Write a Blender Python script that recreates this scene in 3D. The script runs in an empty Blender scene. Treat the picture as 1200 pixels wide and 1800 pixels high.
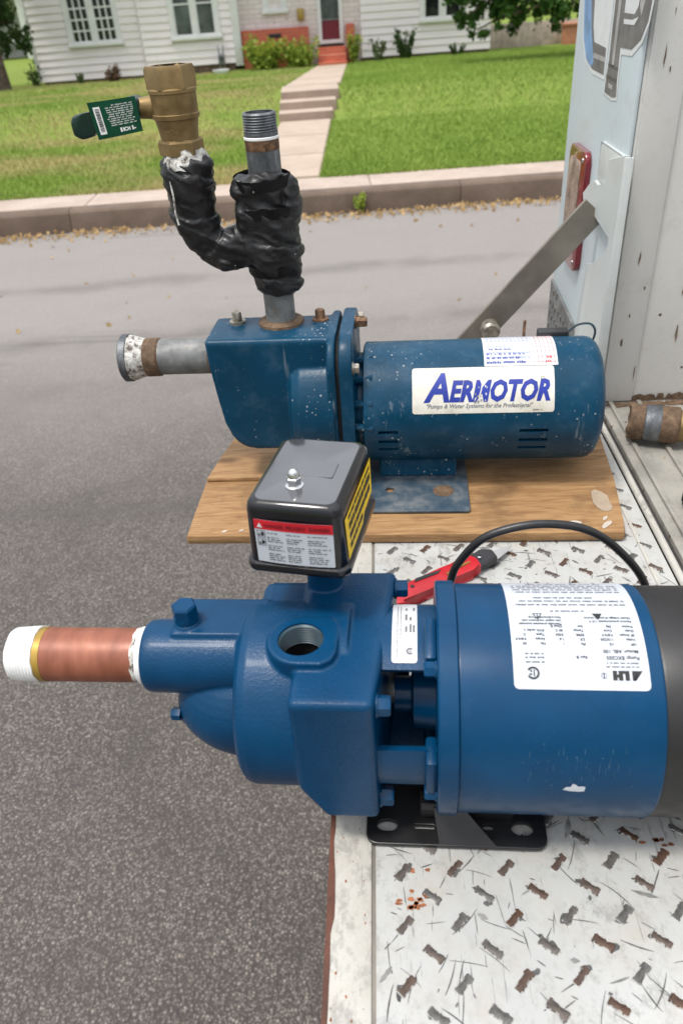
import bpy, bmesh, math, random
import numpy as np
from mathutils import Matrix, Vector, Euler, noise

S = bpy.context.scene
COL = S.collection
R = math.radians
RNG = random.Random(7)

# ------------------------------------------------------------------ camera, sky, sun, exposure
CZ = 1.55                      # phone held 1.55 m above the road
DK = CZ - 0.522                # top of the lowered tailgate
cam = bpy.data.cameras.new('camera')
cam_o = bpy.data.objects.new('camera', cam); COL.objects.link(cam_o)
_ps, _pt, _rl = R(-4.2965), R(34.3), R(4.2)
_f = Vector((math.sin(_ps) * math.cos(_pt), math.cos(_ps) * math.cos(_pt), -math.sin(_pt)))
_r = Vector((math.cos(_ps), -math.sin(_ps), 0)); _u = _r.cross(_f)
_r2 = _r * math.cos(_rl) - _u * math.sin(_rl); _u2 = _u * math.cos(_rl) + _r * math.sin(_rl)
_m = Matrix.Identity(4)
for _i in range(3):
    _m[_i][0], _m[_i][1], _m[_i][2] = _r2[_i], _u2[_i], -_f[_i]
_m[2][3] = CZ
cam_o.matrix_world = _m
cam.sensor_fit = 'VERTICAL'; cam.sensor_height = 36.0; cam.lens = 27.0
cam.clip_start = 0.02; cam.clip_end = 600
cam.dof.use_dof = True; cam.dof.focus_distance = 0.72; cam.dof.aperture_fstop = 9.5
S.camera = cam_o

SUN_EL, SUN_AZ = R(70), R(240)           # azimuth clockwise from +Y: high, from the left and a little behind the photographer
w = bpy.data.worlds.new('World'); S.world = w; w.use_nodes = True
nt = w.node_tree; nt.nodes.clear()
sky = nt.nodes.new('ShaderNodeTexSky'); sky.sky_type = 'NISHITA'; sky.sun_disc = False
sky.sun_elevation = SUN_EL; sky.sun_rotation = SUN_AZ
sky.air_density = 1.0; sky.dust_density = 1.2; sky.ozone_density = 1.0
hs = nt.nodes.new('ShaderNodeHueSaturation'); hs.inputs['Saturation'].default_value = 0.9
bg = nt.nodes.new('ShaderNodeBackground'); bg.inputs['Strength'].default_value = 0.088
ow = nt.nodes.new('ShaderNodeOutputWorld')
# thin bright cloud over the whole sky: broken white cover, brighter overhead as overcast skies are
def wn(kind, **kw):
    x = nt.nodes.new('ShaderNode' + kind)
    for k_, v_ in kw.items(): setattr(x, k_, v_)
    return x
tc = wn('TexCoord'); sx = wn('SeparateXYZ'); nt.links.new(tc.outputs['Generated'], sx.inputs[0])
zc_ = wn('Math', operation='MAXIMUM'); nt.links.new(sx.outputs[2], zc_.inputs[0]); zc_.inputs[1].default_value = 0.0
gr = wn('Math', operation='MULTIPLY_ADD'); nt.links.new(zc_.outputs[0], gr.inputs[0]); gr.inputs[1].default_value = 13.0; gr.inputs[2].default_value = 2.6
cn_ = wn('TexNoise'); nt.links.new(tc.outputs['Generated'], cn_.inputs['Vector']); cn_.inputs['Scale'].default_value = 2.6; cn_.inputs['Detail'].default_value = 5
cr = wn('MapRange'); nt.links.new(cn_.outputs['Fac'], cr.inputs['Value']); cr.inputs['From Min'].default_value = 0.3; cr.inputs['From Max'].default_value = 0.7; cr.inputs['To Min'].default_value = 0.72; cr.inputs['To Max'].default_value = 1.25
cm = wn('Math', operation='MULTIPLY'); nt.links.new(gr.outputs[0], cm.inputs[0]); nt.links.new(cr.outputs[0], cm.inputs[1])
cw = wn('Mix', data_type='RGBA', blend_type='MULTIPLY'); cw.inputs[0].default_value = 1.0; nt.links.new(cm.outputs[0], cw.inputs[6]); cw.inputs[7].default_value = (0.97, 0.985, 1.03, 1)
cov = wn('Mix', data_type='RGBA'); cov.inputs[0].default_value = 0.78
nt.links.new(sky.outputs[0], hs.inputs['Color']); nt.links.new(hs.outputs[0], cov.inputs[6]); nt.links.new(cw.outputs[2], cov.inputs[7]); nt.links.new(cov.outputs[2], bg.inputs['Color']); nt.links.new(bg.outputs[0], ow.inputs[0])
sun = bpy.data.lights.new('sun', 'SUN'); sun.energy = 1.6; sun.angle = R(11); sun.color = (1.0, 0.95, 0.88)
sun_o = bpy.data.objects.new('sun', sun); COL.objects.link(sun_o)
sd = Vector((math.sin(SUN_AZ) * math.cos(SUN_EL), math.cos(SUN_AZ) * math.cos(SUN_EL), math.sin(SUN_EL)))
sun_o.rotation_euler = sd.to_track_quat('Z', 'Y').to_euler()
sun_o.location = (0, 0, 30)
S.view_settings.view_transform = 'Standard'; S.view_settings.look = 'None'
S.view_settings.gamma = 1.0; S.view_settings.use_curve_mapping = False
S.view_settings.exposure = 0.84
S.render.engine = 'CYCLES'
S.cycles.use_denoising = True
S.cycles.max_bounces = 6

# ------------------------------------------------------------------ materials
class NT:
    """small node-graph builder around one Principled material"""
    def __init__(s, name):
        s.m = bpy.data.materials.new(name); s.m.use_nodes = True
        s.t = s.m.node_tree; s.t.nodes.clear()
        s.out = s.t.nodes.new('ShaderNodeOutputMaterial')
        s.p = s.t.nodes.new('ShaderNodeBsdfPrincipled')
        s.t.links.new(s.p.outputs[0], s.out.inputs[0])
        s._c = {}
    def n(s, kind, ins=None, **kw):
        x = s.t.nodes.new('ShaderNode' + kind)
        for k, v in kw.items(): setattr(x, k, v)
        for k, v in (ins or {}).items(): s.set(x.inputs[k], v)
        return x
    def set(s, sock, v):
        if isinstance(v, bpy.types.NodeSocket): s.t.links.new(v, sock)
        elif isinstance(v, bpy.types.Node): s.t.links.new(v.outputs[0], sock)
        else:
            if isinstance(v, tuple) and len(v) == 3 and sock.type == 'RGBA': v = v + (1,)
            sock.default_value = v
    def co(s, kind='Object', scale=None, rot=None, loc=None):
        if kind not in s._c:
            s._c[kind] = s.n('NewGeometry').outputs['Position'] if kind == 'World' else s.n('TexCoord').outputs[kind]
        c = s._c[kind]
        if scale is None and rot is None and loc is None: return c
        m = s.n('Mapping', {'Vector': c})
        if scale is not None: m.inputs['Scale'].default_value = scale
        if rot is not None: m.inputs['Rotation'].default_value = rot
        if loc is not None: m.inputs['Location'].default_value = loc
        return m.outputs[0]
    def noise(s, scale, detail=3, rough=0.55, co=None, dist=0.0):
        return s.n('TexNoise', {'Vector': co or s.co(), 'Scale': scale, 'Detail': detail, 'Roughness': rough, 'Distortion': dist}).outputs['Fac']
    def vor(s, scale, co=None, out='Distance', feature='F1', rnd=1.0):
        v = s.n('TexVoronoi', {'Vector': co or s.co(), 'Scale': scale, 'Randomness': rnd}, feature=feature)
        return v.outputs[out]
    def ramp(s, fac, *stops, interp='LINEAR'):
        r = s.n('ValToRGB', {'Fac': fac}); e = r.color_ramp; e.interpolation = interp
        while len(e.elements) < len(stops): e.elements.new(0.5)
        for el, (p, c) in zip(e.elements, stops):
            el.position = p
            el.color = (c, c, c, 1) if not isinstance(c, tuple) else (c + (1,) if len(c) == 3 else c)
        return r.outputs[0]
    def mix(s, fac, a, b, blend='MIX'):
        x = s.n('Mix', data_type='RGBA', blend_type=blend)
        s.set(x.inputs[0], fac); s.set(x.inputs[6], a); s.set(x.inputs[7], b)
        return x.outputs[2]
    def math(s, op, a, b=0.0, c=None, clamp=False):
        x = s.n('Math', operation=op, use_clamp=clamp); s.set(x.inputs[0], a); s.set(x.inputs[1], b)
        if c is not None: s.set(x.inputs[2], c)
        return x.outputs[0]
    def sep(s, v, i): return s.n('SeparateXYZ', {0: v}).outputs[i]
    def bump(s, h, strength=0.3, dist=0.001):
        b = s.n('Bump', {'Height': h, 'Strength': strength, 'Distance': dist})
        s.t.links.new(b.outputs[0], s.p.inputs['Normal']); return b
    def fin(s, base, rough=0.5, metal=0.0, coat=0.0, coat_r=0.1, spec=0.5, **kw):
        s.set(s.p.inputs['Base Color'], base); s.set(s.p.inputs['Roughness'], rough); s.set(s.p.inputs['Metallic'], metal)
        s.set(s.p.inputs['Coat Weight'], coat); s.set(s.p.inputs['Coat Roughness'], coat_r); s.set(s.p.inputs['Specular IOR Level'], spec)
        for k, v in kw.items(): s.set(s.p.inputs[k], v)
        return s.m

M = {}
def simple(name, col, rough=0.5, metal=0.0, var=0.12, scale=30, bump=0.0, bscale=200, coat=0.0, spec=0.5, bd=0.001):
    t = NT(name)
    n = t.noise(scale, 4)
    c2 = tuple(min(1, x * (1 + var * 2)) for x in col); c1 = tuple(x * (1 - var * 2) for x in col)
    base = t.ramp(n, (0.3, c1), (0.7, c2))
    if bump: t.bump(t.noise(bscale, 4, 0.6), bump, bd)
    r = t.ramp(t.noise(scale * 2.3, 3), (0.3, max(0.02, rough - 0.08)), (0.7, min(1, rough + 0.08)))
    M[name] = t.fin(base, r, metal, coat, spec=spec)
    return M[name]

# front pump enamel: smooth (motor) and cast (casing)
for nm, bs, bd_, rg in (('enamel_blue', 260, 0.00008, 0.29), ('enamel_blue_cast', 420, 0.0004, 0.31)):
    t = NT(nm)
    c = t.ramp(t.noise(22, 4), (0.3, (0.0001, 0.035, 0.095)), (0.75, (0.0002, 0.049, 0.128)))
    dust = t.ramp(t.noise(60, 5, 0.7), (0.58, 0.0), (0.85, 0.06))
    c = t.mix(dust, c, (0.16, 0.20, 0.25))
    h = t.math('ADD', t.noise(bs, 3, 0.6), t.math('MULTIPLY', t.noise(bs * 3.1, 2), 0.5))
    t.bump(h, 0.8 if 'cast' in nm else 0.25, bd_)
    M[nm] = t.fin(c, t.ramp(t.noise(40, 4), (0.3, rg - 0.05), (0.7, rg + 0.1)), 0, 0.05, 0.12, 0.20 if 'cast' not in nm else 0.24)
# old pump: darker teal blue, spattered and dusty
t = NT('enamel_teal_old')
c = t.ramp(t.noise(16, 5, 0.6), (0.3, (0.0002, 0.034, 0.070)), (0.75, (0.0006, 0.052, 0.108)))
dust = t.ramp(t.noise(34, 6, 0.72), (0.52, 0.0), (0.78, 0.22))
c = t.mix(dust, c, (0.13, 0.20, 0.26))
drip = t.ramp(t.noise(26, 4, 0.7, t.co(scale=(1.6, 1.6, 0.16))), (0.64, 0.0), (0.70, 0.45))
c = t.mix(drip, c, (0.22, 0.27, 0.30))
v1 = t.n('TexVoronoi', {'Vector': t.co(), 'Scale': 300.0})
sz = t.math('MULTIPLY', t.sep(v1.outputs['Color'], 0), 0.42)
dot = t.math('MULTIPLY', t.math('LESS_THAN', v1.outputs['Distance'], sz), t.math('GREATER_THAN', t.sep(v1.outputs['Color'], 1), 0.74))
clus = t.ramp(t.noise(20, 3), (0.48, 0.0), (0.64, 1.0))
c = t.mix(t.math('MULTIPLY', t.math('MULTIPLY', dot, clus), 0.55), c, (0.62, 0.63, 0.60))
t.bump(t.math('ADD', t.noise(300, 3, 0.6), dot), 0.35, 0.0005)
M['enamel_teal_old'] = t.fin(c, t.ramp(t.noise(30, 4), (0.3, 0.28), (0.7, 0.5)), 0, 0.05, 0.2, 0.24)

t = NT('foot_worn')
c = t.ramp(t.noise(26, 6, 0.7), (0.3, (0.012, 0.045, 0.085)), (0.5, (0.055, 0.085, 0.115)), (0.72, (0.21, 0.22, 0.225)))
t.bump(t.noise(180, 4, 0.7), 0.3, 0.0006)
M['foot_worn'] = t.fin(c, 0.5, 0.2)
simple('scuff_blue', (0.055, 0.13, 0.22), 0.5)
simple('black_paint', (0.012, 0.012, 0.013), 0.34, var=0.2, bump=0.15, bscale=500, bd=0.0003)
simple('black_matte', (0.020, 0.020, 0.022), 0.52, var=0.25, bump=0.2, bscale=300, bd=0.0004)
simple('charcoal_cap', (0.011, 0.0105, 0.011), 0.42, var=0.12, bump=0.15, bscale=420, bd=0.0003)
simple('gloss_black', (0.006, 0.006, 0.008), 0.20, var=0.2, coat=0.5, spec=0.3)
simple('lid_sky_gloss', (0.006, 0.007, 0.010), 0.2, var=0.2, coat=1.0, spec=0.8)  # same black paint as the box, coat raised to exaggerate the sky reflection
for _n in M['lid_sky_gloss'].node_tree.nodes:
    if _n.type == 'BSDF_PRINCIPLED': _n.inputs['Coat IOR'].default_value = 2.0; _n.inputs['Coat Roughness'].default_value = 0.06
simple('dark_void', (0.004, 0.004, 0.005), 0.8)  # near-black colour painting in the shade inside bores and gaps
simple('rubber_black', (0.014, 0.014, 0.015), 0.40, var=0.2, bump=0.2, bscale=150)
simple('chrome', (0.72, 0.72, 0.72), 0.14, 1.0, var=0.03)
simple('steel_bare', (0.36, 0.36, 0.37), 0.38, 1.0, var=0.18, bump=0.15, bscale=300)
simple('threads_steel', (0.028, 0.055, 0.070), 0.34, 0.2, var=0.4)
simple('tape_white', (0.78, 0.78, 0.77), 0.55, var=0.05, bump=0.3, bscale=260)
simple('gold_print', (0.30, 0.19, 0.035), 0.38, 0.3, var=0.2)
simple('ink_black', (0.015, 0.015, 0.017), 0.6)
simple('ink_gray', (0.16, 0.16, 0.17), 0.7)
simple('ink_blue', (0.006, 0.026, 0.27), 0.45, var=0.1)
simple('ink_darkred', (0.14, 0.004, 0.008), 0.5)
simple('ink_red', (0.62, 0.10, 0.10), 0.6)
simple('ink_lightblue', (0.18, 0.24, 0.52), 0.6)
simple('label_red', (0.50, 0.012, 0.022), 0.35)
simple('label_yellow', (0.85, 0.57, 0.006), 0.40, var=0.06)
simple('label_white', (0.62, 0.63, 0.64), 0.32, var=0.03, scale=12)
simple('label_silver', (0.51, 0.54, 0.59), 0.34, var=0.04, scale=12)
simple('tag_green', (0.004, 0.105, 0.052), 0.4, var=0.1)
simple('tag_white', (0.76, 0.78, 0.76), 0.5, var=0.03)
simple('vinyl_green', (0.003, 0.020, 0.015), 0.30, var=0.2)
simple('knife_steel', (0.42, 0.42, 0.42), 0.45, 0.3, var=0.1)
simple('knife_red', (0.44, 0.015, 0.022), 0.34, var=0.12)
simple('zinc_bolt', (0.33, 0.30, 0.25), 0.45, 0.7, var=0.3, scale=120)
simple('bolt_rusty', (0.18, 0.10, 0.055), 0.7, 0.3, var=0.4, scale=160)

# aged label of the old pump
t = NT('label_aged')
c = t.ramp(t.noise(25, 5, 0.65), (0.3, (0.52, 0.49, 0.40)), (0.6, (0.70, 0.68, 0.61)))
c = t.mix(t.ramp(t.noise(110, 4, 0.7), (0.63, 0.0), (0.72, 0.5)), c, (0.16, 0.14, 0.11))
M['label_aged'] = t.fin(c, 0.42)
# brass body, galvanised, copper, rust ...
t = NT('brass_cast')
c = t.ramp(t.noise(45, 5, 0.65), (0.3, (0.165, 0.108, 0.042)), (0.7, (0.31, 0.215, 0.095)))
t.bump(t.noise(420, 3, 0.6), 0.3, 0.0004)
M['brass_cast'] = t.fin(c, t.ramp(t.noise(90, 4), (0.3, 0.42), (0.7, 0.62)), 0.6)
t = NT('galvanised')
c = t.ramp(t.noise(38, 5, 0.7), (0.28, (0.10, 0.10, 0.098)), (0.55, (0.20, 0.205, 0.20)), (0.8, (0.31, 0.315, 0.305)))
c = t.mix(t.ramp(t.noise(70, 5, 0.75), (0.60, 0.0), (0.72, 0.7)), c, (0.16, 0.10, 0.06))
t.bump(t.noise(200, 4, 0.7), 0.3, 0.0005)
M['galvanised'] = t.fin(c, t.ramp(t.noise(60, 4), (0.3, 0.48), (0.7, 0.7)), 0.3)
t = NT('galvanised_dark')
c = t.ramp(t.noise(42, 6, 0.75, t.co(scale=(1.5, 1.5, 0.5))), (0.3, (0.055, 0.060, 0.066)), (0.55, (0.14, 0.15, 0.16)), (0.78, (0.33, 0.34, 0.34)))
t.bump(t.noise(230, 4, 0.7), 0.3, 0.0005)
M['galvanised_dark'] = t.fin(c, 0.5, 0.6)
t = NT('rust_band')
c = t.ramp(t.noise(90, 6, 0.75), (0.25, (0.045, 0.028, 0.018)), (0.5, (0.13, 0.080, 0.046)), (0.75, (0.25, 0.17, 0.105)))
t.bump(t.noise(260, 4, 0.8), 0.8, 0.001)
M['rust_band'] = t.fin(c, 0.8, 0.1)
t = NT('pipe_dope')
c = t.ramp(t.noise(150, 5, 0.7), (0.40, (0.10, 0.08, 0.06)), (0.47, (0.44, 0.42, 0.38)), (0.60, (0.70, 0.69, 0.65)))
t.bump(t.noise(240, 5, 0.7), 1.0, 0.0015)
M['pipe_dope'] = t.fin(c, 0.6)
t = NT('copper_film')
c = t.ramp(t.noise(26, 4, 0.6, t.co(scale=(3.0, 1, 1))), (0.3, (0.20, 0.062, 0.034)), (0.7, (0.32, 0.112, 0.064)))
wv = t.noise(120, 2, 0.5, t.co(scale=(9.0, 0.4, 0.4)))
c = t.mix(t.ramp(wv, (0.5, 0.0), (0.8, 0.10)), c, (0.52, 0.25, 0.17))
M['copper_film'] = t.fin(c, t.ramp(t.noise(70, 4), (0.3, 0.36), (0.7, 0.52)), 0.15)
# tape-wrapped insulation
t = NT('insulation_black')
c = t.ramp(t.noise(30, 5, 0.7), (0.3, (0.0060, 0.0060, 0.0065)), (0.75, (0.022, 0.022, 0.023)))
v = t.n('TexVoronoi', {'Vector': t.co(), 'Scale': 90.0})
d = t.math('MULTIPLY', t.math('LESS_THAN', v.outputs['Distance'], 0.10), t.math('GREATER_THAN', t.sep(v.outputs['Color'], 1), 0.86))
c = t.mix(t.math('MULTIPLY', d, 0.7), c, (0.55, 0.55, 0.53))
t.bump(t.math('ADD', t.noise(160, 4, 0.6), t.math('MULTIPLY', t.noise(40, 3), 1.5)), 0.30, 0.0015)
M['insulation_black'] = t.fin(c, t.ramp(t.noise(40, 4), (0.3, 0.30), (0.7, 0.5)), spec=0.35)
# plywood
t = NT('plywood_top')
cc = t.co(scale=(1.0, 9.0, 9.0))
g = t.noise(16, 6, 0.66, cc, 1.1)
c = t.ramp(g, (0.25, (0.15, 0.072, 0.026)), (0.46, (0.31, 0.172, 0.070)), (0.75, (0.46, 0.290, 0.135)))
fine = t.noise(60, 4, 0.7, t.co(scale=(1.0, 22.0, 10.0)))
c = t.mix(t.ramp(fine, (0.35, 0.35), (0.6, 0.0)), c, (0.17, 0.080, 0.03))
c = t.mix(t.ramp(t.noise(13, 4, 0.6), (0.56, 0.0), (0.70, 0.6)), c, (0.100, 0.052, 0.022))
t.bump(t.math('ADD', g, fine), 0.3, 0.0015)
kv = t.n('TexVoronoi', {'Vector': t.co(scale=(1.0, 2.2, 1.0), loc=(0.03, 0.02, 0)), 'Scale': 7.0})
kn_ = t.math('MULTIPLY', t.ramp(kv.outputs['Distance'], (0.05, 1.0), (0.16, 0.0)), t.math('GREATER_THAN', t.sep(kv.outputs['Color'], 0), 0.55))
c = t.mix(t.math('MULTIPLY', kn_, 0.75), c, (0.085, 0.036, 0.013))
M['plywood_top'] = t.fin(c, 0.66)
t = NT('plywood_edge')
z = t.sep(t.co(), 2)
wv = t.math('SINE', t.math('MULTIPLY', z, 1250.0))
c = t.mix(t.ramp(wv, (0.3, 0.0), (0.6, 1.0)), (0.13, 0.065, 0.026), (0.30, 0.17, 0.075))
c = t.mix(t.ramp(t.noise(50, 4, 0.7), (0.4, 0.0), (0.7, 0.5)), c, (0.11, 0.06, 0.03))
t.bump(t.noise(160, 4, 0.7), 0.5, 0.002)
M['plywood_edge'] = t.fin(c, 0.8)
simple('plaster_drip', (0.47, 0.42, 0.36), 0.6, var=0.08)
simple('smear_grey', (0.33, 0.26, 0.19), 0.6, var=0.1)

# white truck paint, chipped and scuffed
def truck_paint(name, a, b, rustamt, scr=0.0, streak=False):
    t = NT(name)
    c = t.ramp(t.noise(7, 5, 0.6), (0.3, a), (0.7, b))
    gr = t.ramp(t.noise(28, 6, 0.75), (0.44 if scr else 0.50, 0.0), (0.66 if scr else 0.72, 0.55 if scr else 0.32))
    c = t.mix(gr, c, (0.36, 0.33, 0.28))
    if scr:
        g2 = t.ramp(t.noise(75, 5, 0.8, t.co(scale=(1.0, 0.7, 1.0), rot=(0, 0, 0.6))), (0.50, 0.0), (0.62, 0.60))
        c = t.mix(t.math('MULTIPLY', g2, t.ramp(t.noise(11, 3), (0.4, 0.25), (0.6, 1.0))), c, (0.20, 0.195, 0.18))
        fac = None
        for k, rot in enumerate((0.4, 1.3, 2.2, 2.9)):
            s_ = t.noise(26, 3, 0.6, t.co(scale=(11.0, 0.75, 1.0), rot=(0, 0, rot), loc=(k * 3.1, k * 1.7, 0)), 0.35)
            s_ = t.ramp(s_, (0.685, 0.0), (0.70, scr))
            fac = s_ if fac is None else t.math('MAXIMUM', fac, s_)
        msk = t.ramp(t.noise(9, 4, 0.6), (0.38, 0.15), (0.58, 1.0))
        c = t.mix(t.math('MULTIPLY', fac, msk), c, (0.085, 0.085, 0.085))
    ru = t.ramp(t.noise(14, 7, 0.75, t.co(scale=(1, 1, 0.45)) if streak else None), (rustamt, 0.0), (rustamt + 0.05, 0.85))
    c = t.mix(ru, c, t.ramp(t.noise(120, 4), (0.3, (0.10, 0.045, 0.02)), (0.7, (0.30, 0.13, 0.05))))
    sp = t.n('TexVoronoi', {'Vector': t.co(), 'Scale': 45.0})
    dd = t.math('MULTIPLY', t.math('LESS_THAN', t.math('ADD', sp.outputs['Distance'], t.math('MULTIPLY', t.noise(300, 2), 0.1)), 0.15), t.math('GREATER_THAN', t.sep(sp.outputs['Color'], 0), 0.86 if streak else 0.93))
    c = t.mix(dd, c, (0.09, 0.055, 0.04))
    t.bump(t.noise(90, 4, 0.6), 0.15, 0.001)
    M[name] = t.fin(c, t.ramp(t.noise(18, 4), (0.3, 0.36), (0.7, 0.58)), 0, 0.1, 0.2)
truck_paint('deck_paint', (0.37, 0.375, 0.36), (0.47, 0.475, 0.46), 0.735, 0.7)
truck_paint('deck_dirty', (0.40, 0.385, 0.34), (0.51, 0.495, 0.45), 0.66, 0.5)
truck_paint('bed_grime', (0.16, 0.15, 0.13), (0.40, 0.39, 0.35), 0.64, 0.6)
truck_paint('wall_paint', (0.58, 0.57, 0.54), (0.65, 0.64, 0.61), 0.69, 0.0, True)
truck_paint('panel_paint', (0.50, 0.57, 0.60), (0.56, 0.63, 0.65), 0.80)
truck_paint('bracket_paint', (0.50, 0.53, 0.52), (0.57, 0.60, 0.585), 0.78)
simple('decal_blue', (0.18, 0.33, 0.56), 0.4, var=0.15)
simple('decal_gray', (0.16, 0.15, 0.155), 0.42, var=0.15)
simple('decal_dark', (0.085, 0.082, 0.085), 0.42, var=0.1)
simple('decal_light', (0.40, 0.39, 0.39), 0.42, var=0.1)
simple('decal_white', (0.68, 0.70, 0.70), 0.42, var=0.03)
simple('arm_steel', (0.20, 0.180, 0.150), 0.55, 0.35, var=0.2, scale=14, bump=0.2, bscale=120)
simple('lens_red', (0.17, 0.006, 0.014), 0.18, var=0.1, coat=0.5)
simple('lens_faded', (0.33, 0.25, 0.20), 0.30, var=0.25, scale=40)
simple('chassis_dark', (0.03, 0.028, 0.026), 0.7, var=0.3)
# rusty left edge
t = NT('edge_rust')
c = t.ramp(t.noise(30, 6, 0.7), (0.3, (0.055, 0.022, 0.014)), (0.7, (0.16, 0.06, 0.036)))
t.bump(t.noise(220, 4, 0.7), 0.5, 0.001)
M['edge_rust'] = t.fin(c, 0.75)
# worn tread lugs: bare dark steel, some rusting, colour drawn per lug
t = NT('lug_worn')
rnd = t.n('ObjectInfo').outputs['Random']
steel = t.ramp(t.noise(160, 5, 0.7), (0.3, (0.050, 0.048, 0.045)), (0.7, (0.17, 0.165, 0.155)))
rust = t.ramp(t.noise(140, 5, 0.7), (0.3, (0.045, 0.026, 0.018)), (0.7, (0.135, 0.070, 0.042)))
c = t.mix(t.ramp(rnd, (0.20, 0.0), (0.80, 1.0)), steel, rust)
t.bump(t.noise(300, 4, 0.7), 0.5, 0.0006)
M['lug_worn'] = t.fin(c, 0.62, 0.25)
simple('scrape_dark', (0.075, 0.075, 0.074), 0.7, var=0.3, scale=60)
simple('scrape_grey', (0.17, 0.168, 0.16), 0.7, var=0.3, scale=60)
simple('scrape_rust', (0.26, 0.085, 0.03), 0.8, var=0.3, scale=90)

# ground materials
t = NT('asphalt')
P = t.co('World')
v1 = t.n('TexVoronoi', {'Vector': P, 'Scale': 160.0}); v2 = t.n('TexVoronoi', {'Vector': P, 'Scale': 310.0})
r1 = t.sep(v1.outputs['Color'], 0); r2 = t.sep(v2.outputs['Color'], 1)
c = t.ramp(r1, (0.0, (0.080, 0.068, 0.060)), (0.5, (0.128, 0.111, 0.099)), (0.82, (0.175, 0.153, 0.137)), (0.97, (0.34, 0.30, 0.26)))
c2 = t.ramp(r2, (0.0, (0.072, 0.062, 0.055)), (0.7, (0.138, 0.120, 0.108)), (0.97, (0.33, 0.29, 0.25)))
c = t.mix(0.5, c, c2)
edge = t.ramp(v1.outputs['Distance'], (0.35, 0.0), (0.62, 0.75))
c = t.mix(edge, c, (0.040, 0.036, 0.033))
big = t.noise(0.55, 5, 0.65, P, 0.4)
c = t.mix(t.ramp(big, (0.35, 0.0), (0.68, 0.25)), c, (0.15, 0.134, 0.122))
c = t.mix(t.ramp(t.noise(2.6, 6, 0.7, P, 0.6), (0.47, 0.0), (0.70, 0.60)), c, (0.060, 0.053, 0.048))
# the far lane is paler, with a few dark longitudinal seams
yy = t.sep(t.co('World', rot=(0, 0, R(-3.9))), 1)
mr = t.n('MapRange', {'Value': t.math('ADD', yy, t.math('MULTIPLY', t.noise(0.8, 4, 0.6, P), 1.6)), 'From Min': 3.1, 'From Max': 5.4})
c = t.mix(t.math('MULTIPLY', mr.outputs[0], 0.62), c, t.mix(t.noise(40, 4, 0.7, P), (0.29, 0.268, 0.252), (0.38, 0.352, 0.332)))
seam = t.noise(1.0, 4, 0.6, t.co('World', rot=(0, 0, R(-3.9)), scale=(0.22, 3.4, 1.0)), 0.3)
c = t.mix(t.ramp(seam, (0.60, 0.0), (0.68, 0.40)), c, (0.075, 0.070, 0.068))
for y0_, dk_ in ((5.15, 0.32), (4.15, 0.28), (3.55, 0.22)):
    ds = t.math('ABSOLUTE', t.math('SUBTRACT', t.math('ADD', yy, t.math('MULTIPLY', t.noise(0.8, 5, 0.6, P), 0.5)), y0_ + 0.25))
    c = t.mix(t.math('MULTIPLY', t.ramp(ds, (0.01, dk_), (0.14, 0.0)), t.ramp(t.noise(1.3, 3, 0.6, P), (0.38, 0.1), (0.55, 1.0))), c, (0.055, 0.050, 0.047))
t.bump(t.math('ADD', t.math('SUBTRACT', 1.0, v1.outputs['Distance']), t.math('MULTIPLY', t.noise(300, 3, 0.7, P), 0.5)), 0.75, 0.004)
M['asphalt'] = t.fin(c, 0.82, spec=0.35)

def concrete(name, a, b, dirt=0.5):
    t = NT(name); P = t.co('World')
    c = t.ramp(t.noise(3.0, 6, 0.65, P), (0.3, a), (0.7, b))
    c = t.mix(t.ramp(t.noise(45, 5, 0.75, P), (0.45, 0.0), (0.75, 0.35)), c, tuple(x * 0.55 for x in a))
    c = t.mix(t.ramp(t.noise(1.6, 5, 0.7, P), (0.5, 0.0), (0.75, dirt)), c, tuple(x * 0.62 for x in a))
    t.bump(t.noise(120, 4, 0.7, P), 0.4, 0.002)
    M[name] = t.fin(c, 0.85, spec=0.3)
concrete('sidewalk_concrete', (0.38, 0.305, 0.25), (0.48, 0.395, 0.335))
concrete('kerb_concrete', (0.120, 0.086, 0.064), (0.185, 0.137, 0.106), 0.7)
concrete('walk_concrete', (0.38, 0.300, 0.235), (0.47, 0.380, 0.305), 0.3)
concrete('step_concrete_shaded', (0.27, 0.195, 0.150), (0.36, 0.270, 0.215), 0.5)

t = NT('lawn_soil'); P = t.co('World')
c = t.ramp(t.noise(3.0, 5, 0.65, P), (0.35, (0.15, 0.22, 0.04)), (0.62, (0.19, 0.235, 0.055)))
M['lawn_soil'] = t.fin(c, 0.95, spec=0.1)
t = NT('grass_blades'); P = t.co('World')
px = t.sep(P, 0)
dryn = t.math('ADD', t.noise(0.62, 5, 0.62, t.co('World', scale=(0.7, 1.5, 1.0)), 0.3), t.n('MapRange', {'Value': px, 'From Min': -1.4, 'From Max': 0.4, 'To Min': 0.085, 'To Max': -0.36}).outputs[0])
tone = t.noise(1.1, 4, 0.6, P)
rndb = t.noise(55, 2, 0.5, P)
gcol = t.ramp(tone, (0.30, (0.205, 0.315, 0.050)), (0.72, (0.300, 0.400, 0.080)))
gcol = t.mix(t.ramp(rndb, (0.35, 0.0), (0.7, 0.4)), gcol, (0.150, 0.245, 0.038))
dcol = t.mix(t.noise(30, 2, 0.5, P), (0.40, 0.32, 0.14), (0.55, 0.46, 0.22))
c = t.mix(t.ramp(dryn, (0.50, 0.0), (0.66, 0.9)), gcol, dcol)
M['grass_blades'] = t.fin(c, 0.6, spec=0.25, **{'Subsurface Weight': 0.0})

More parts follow.
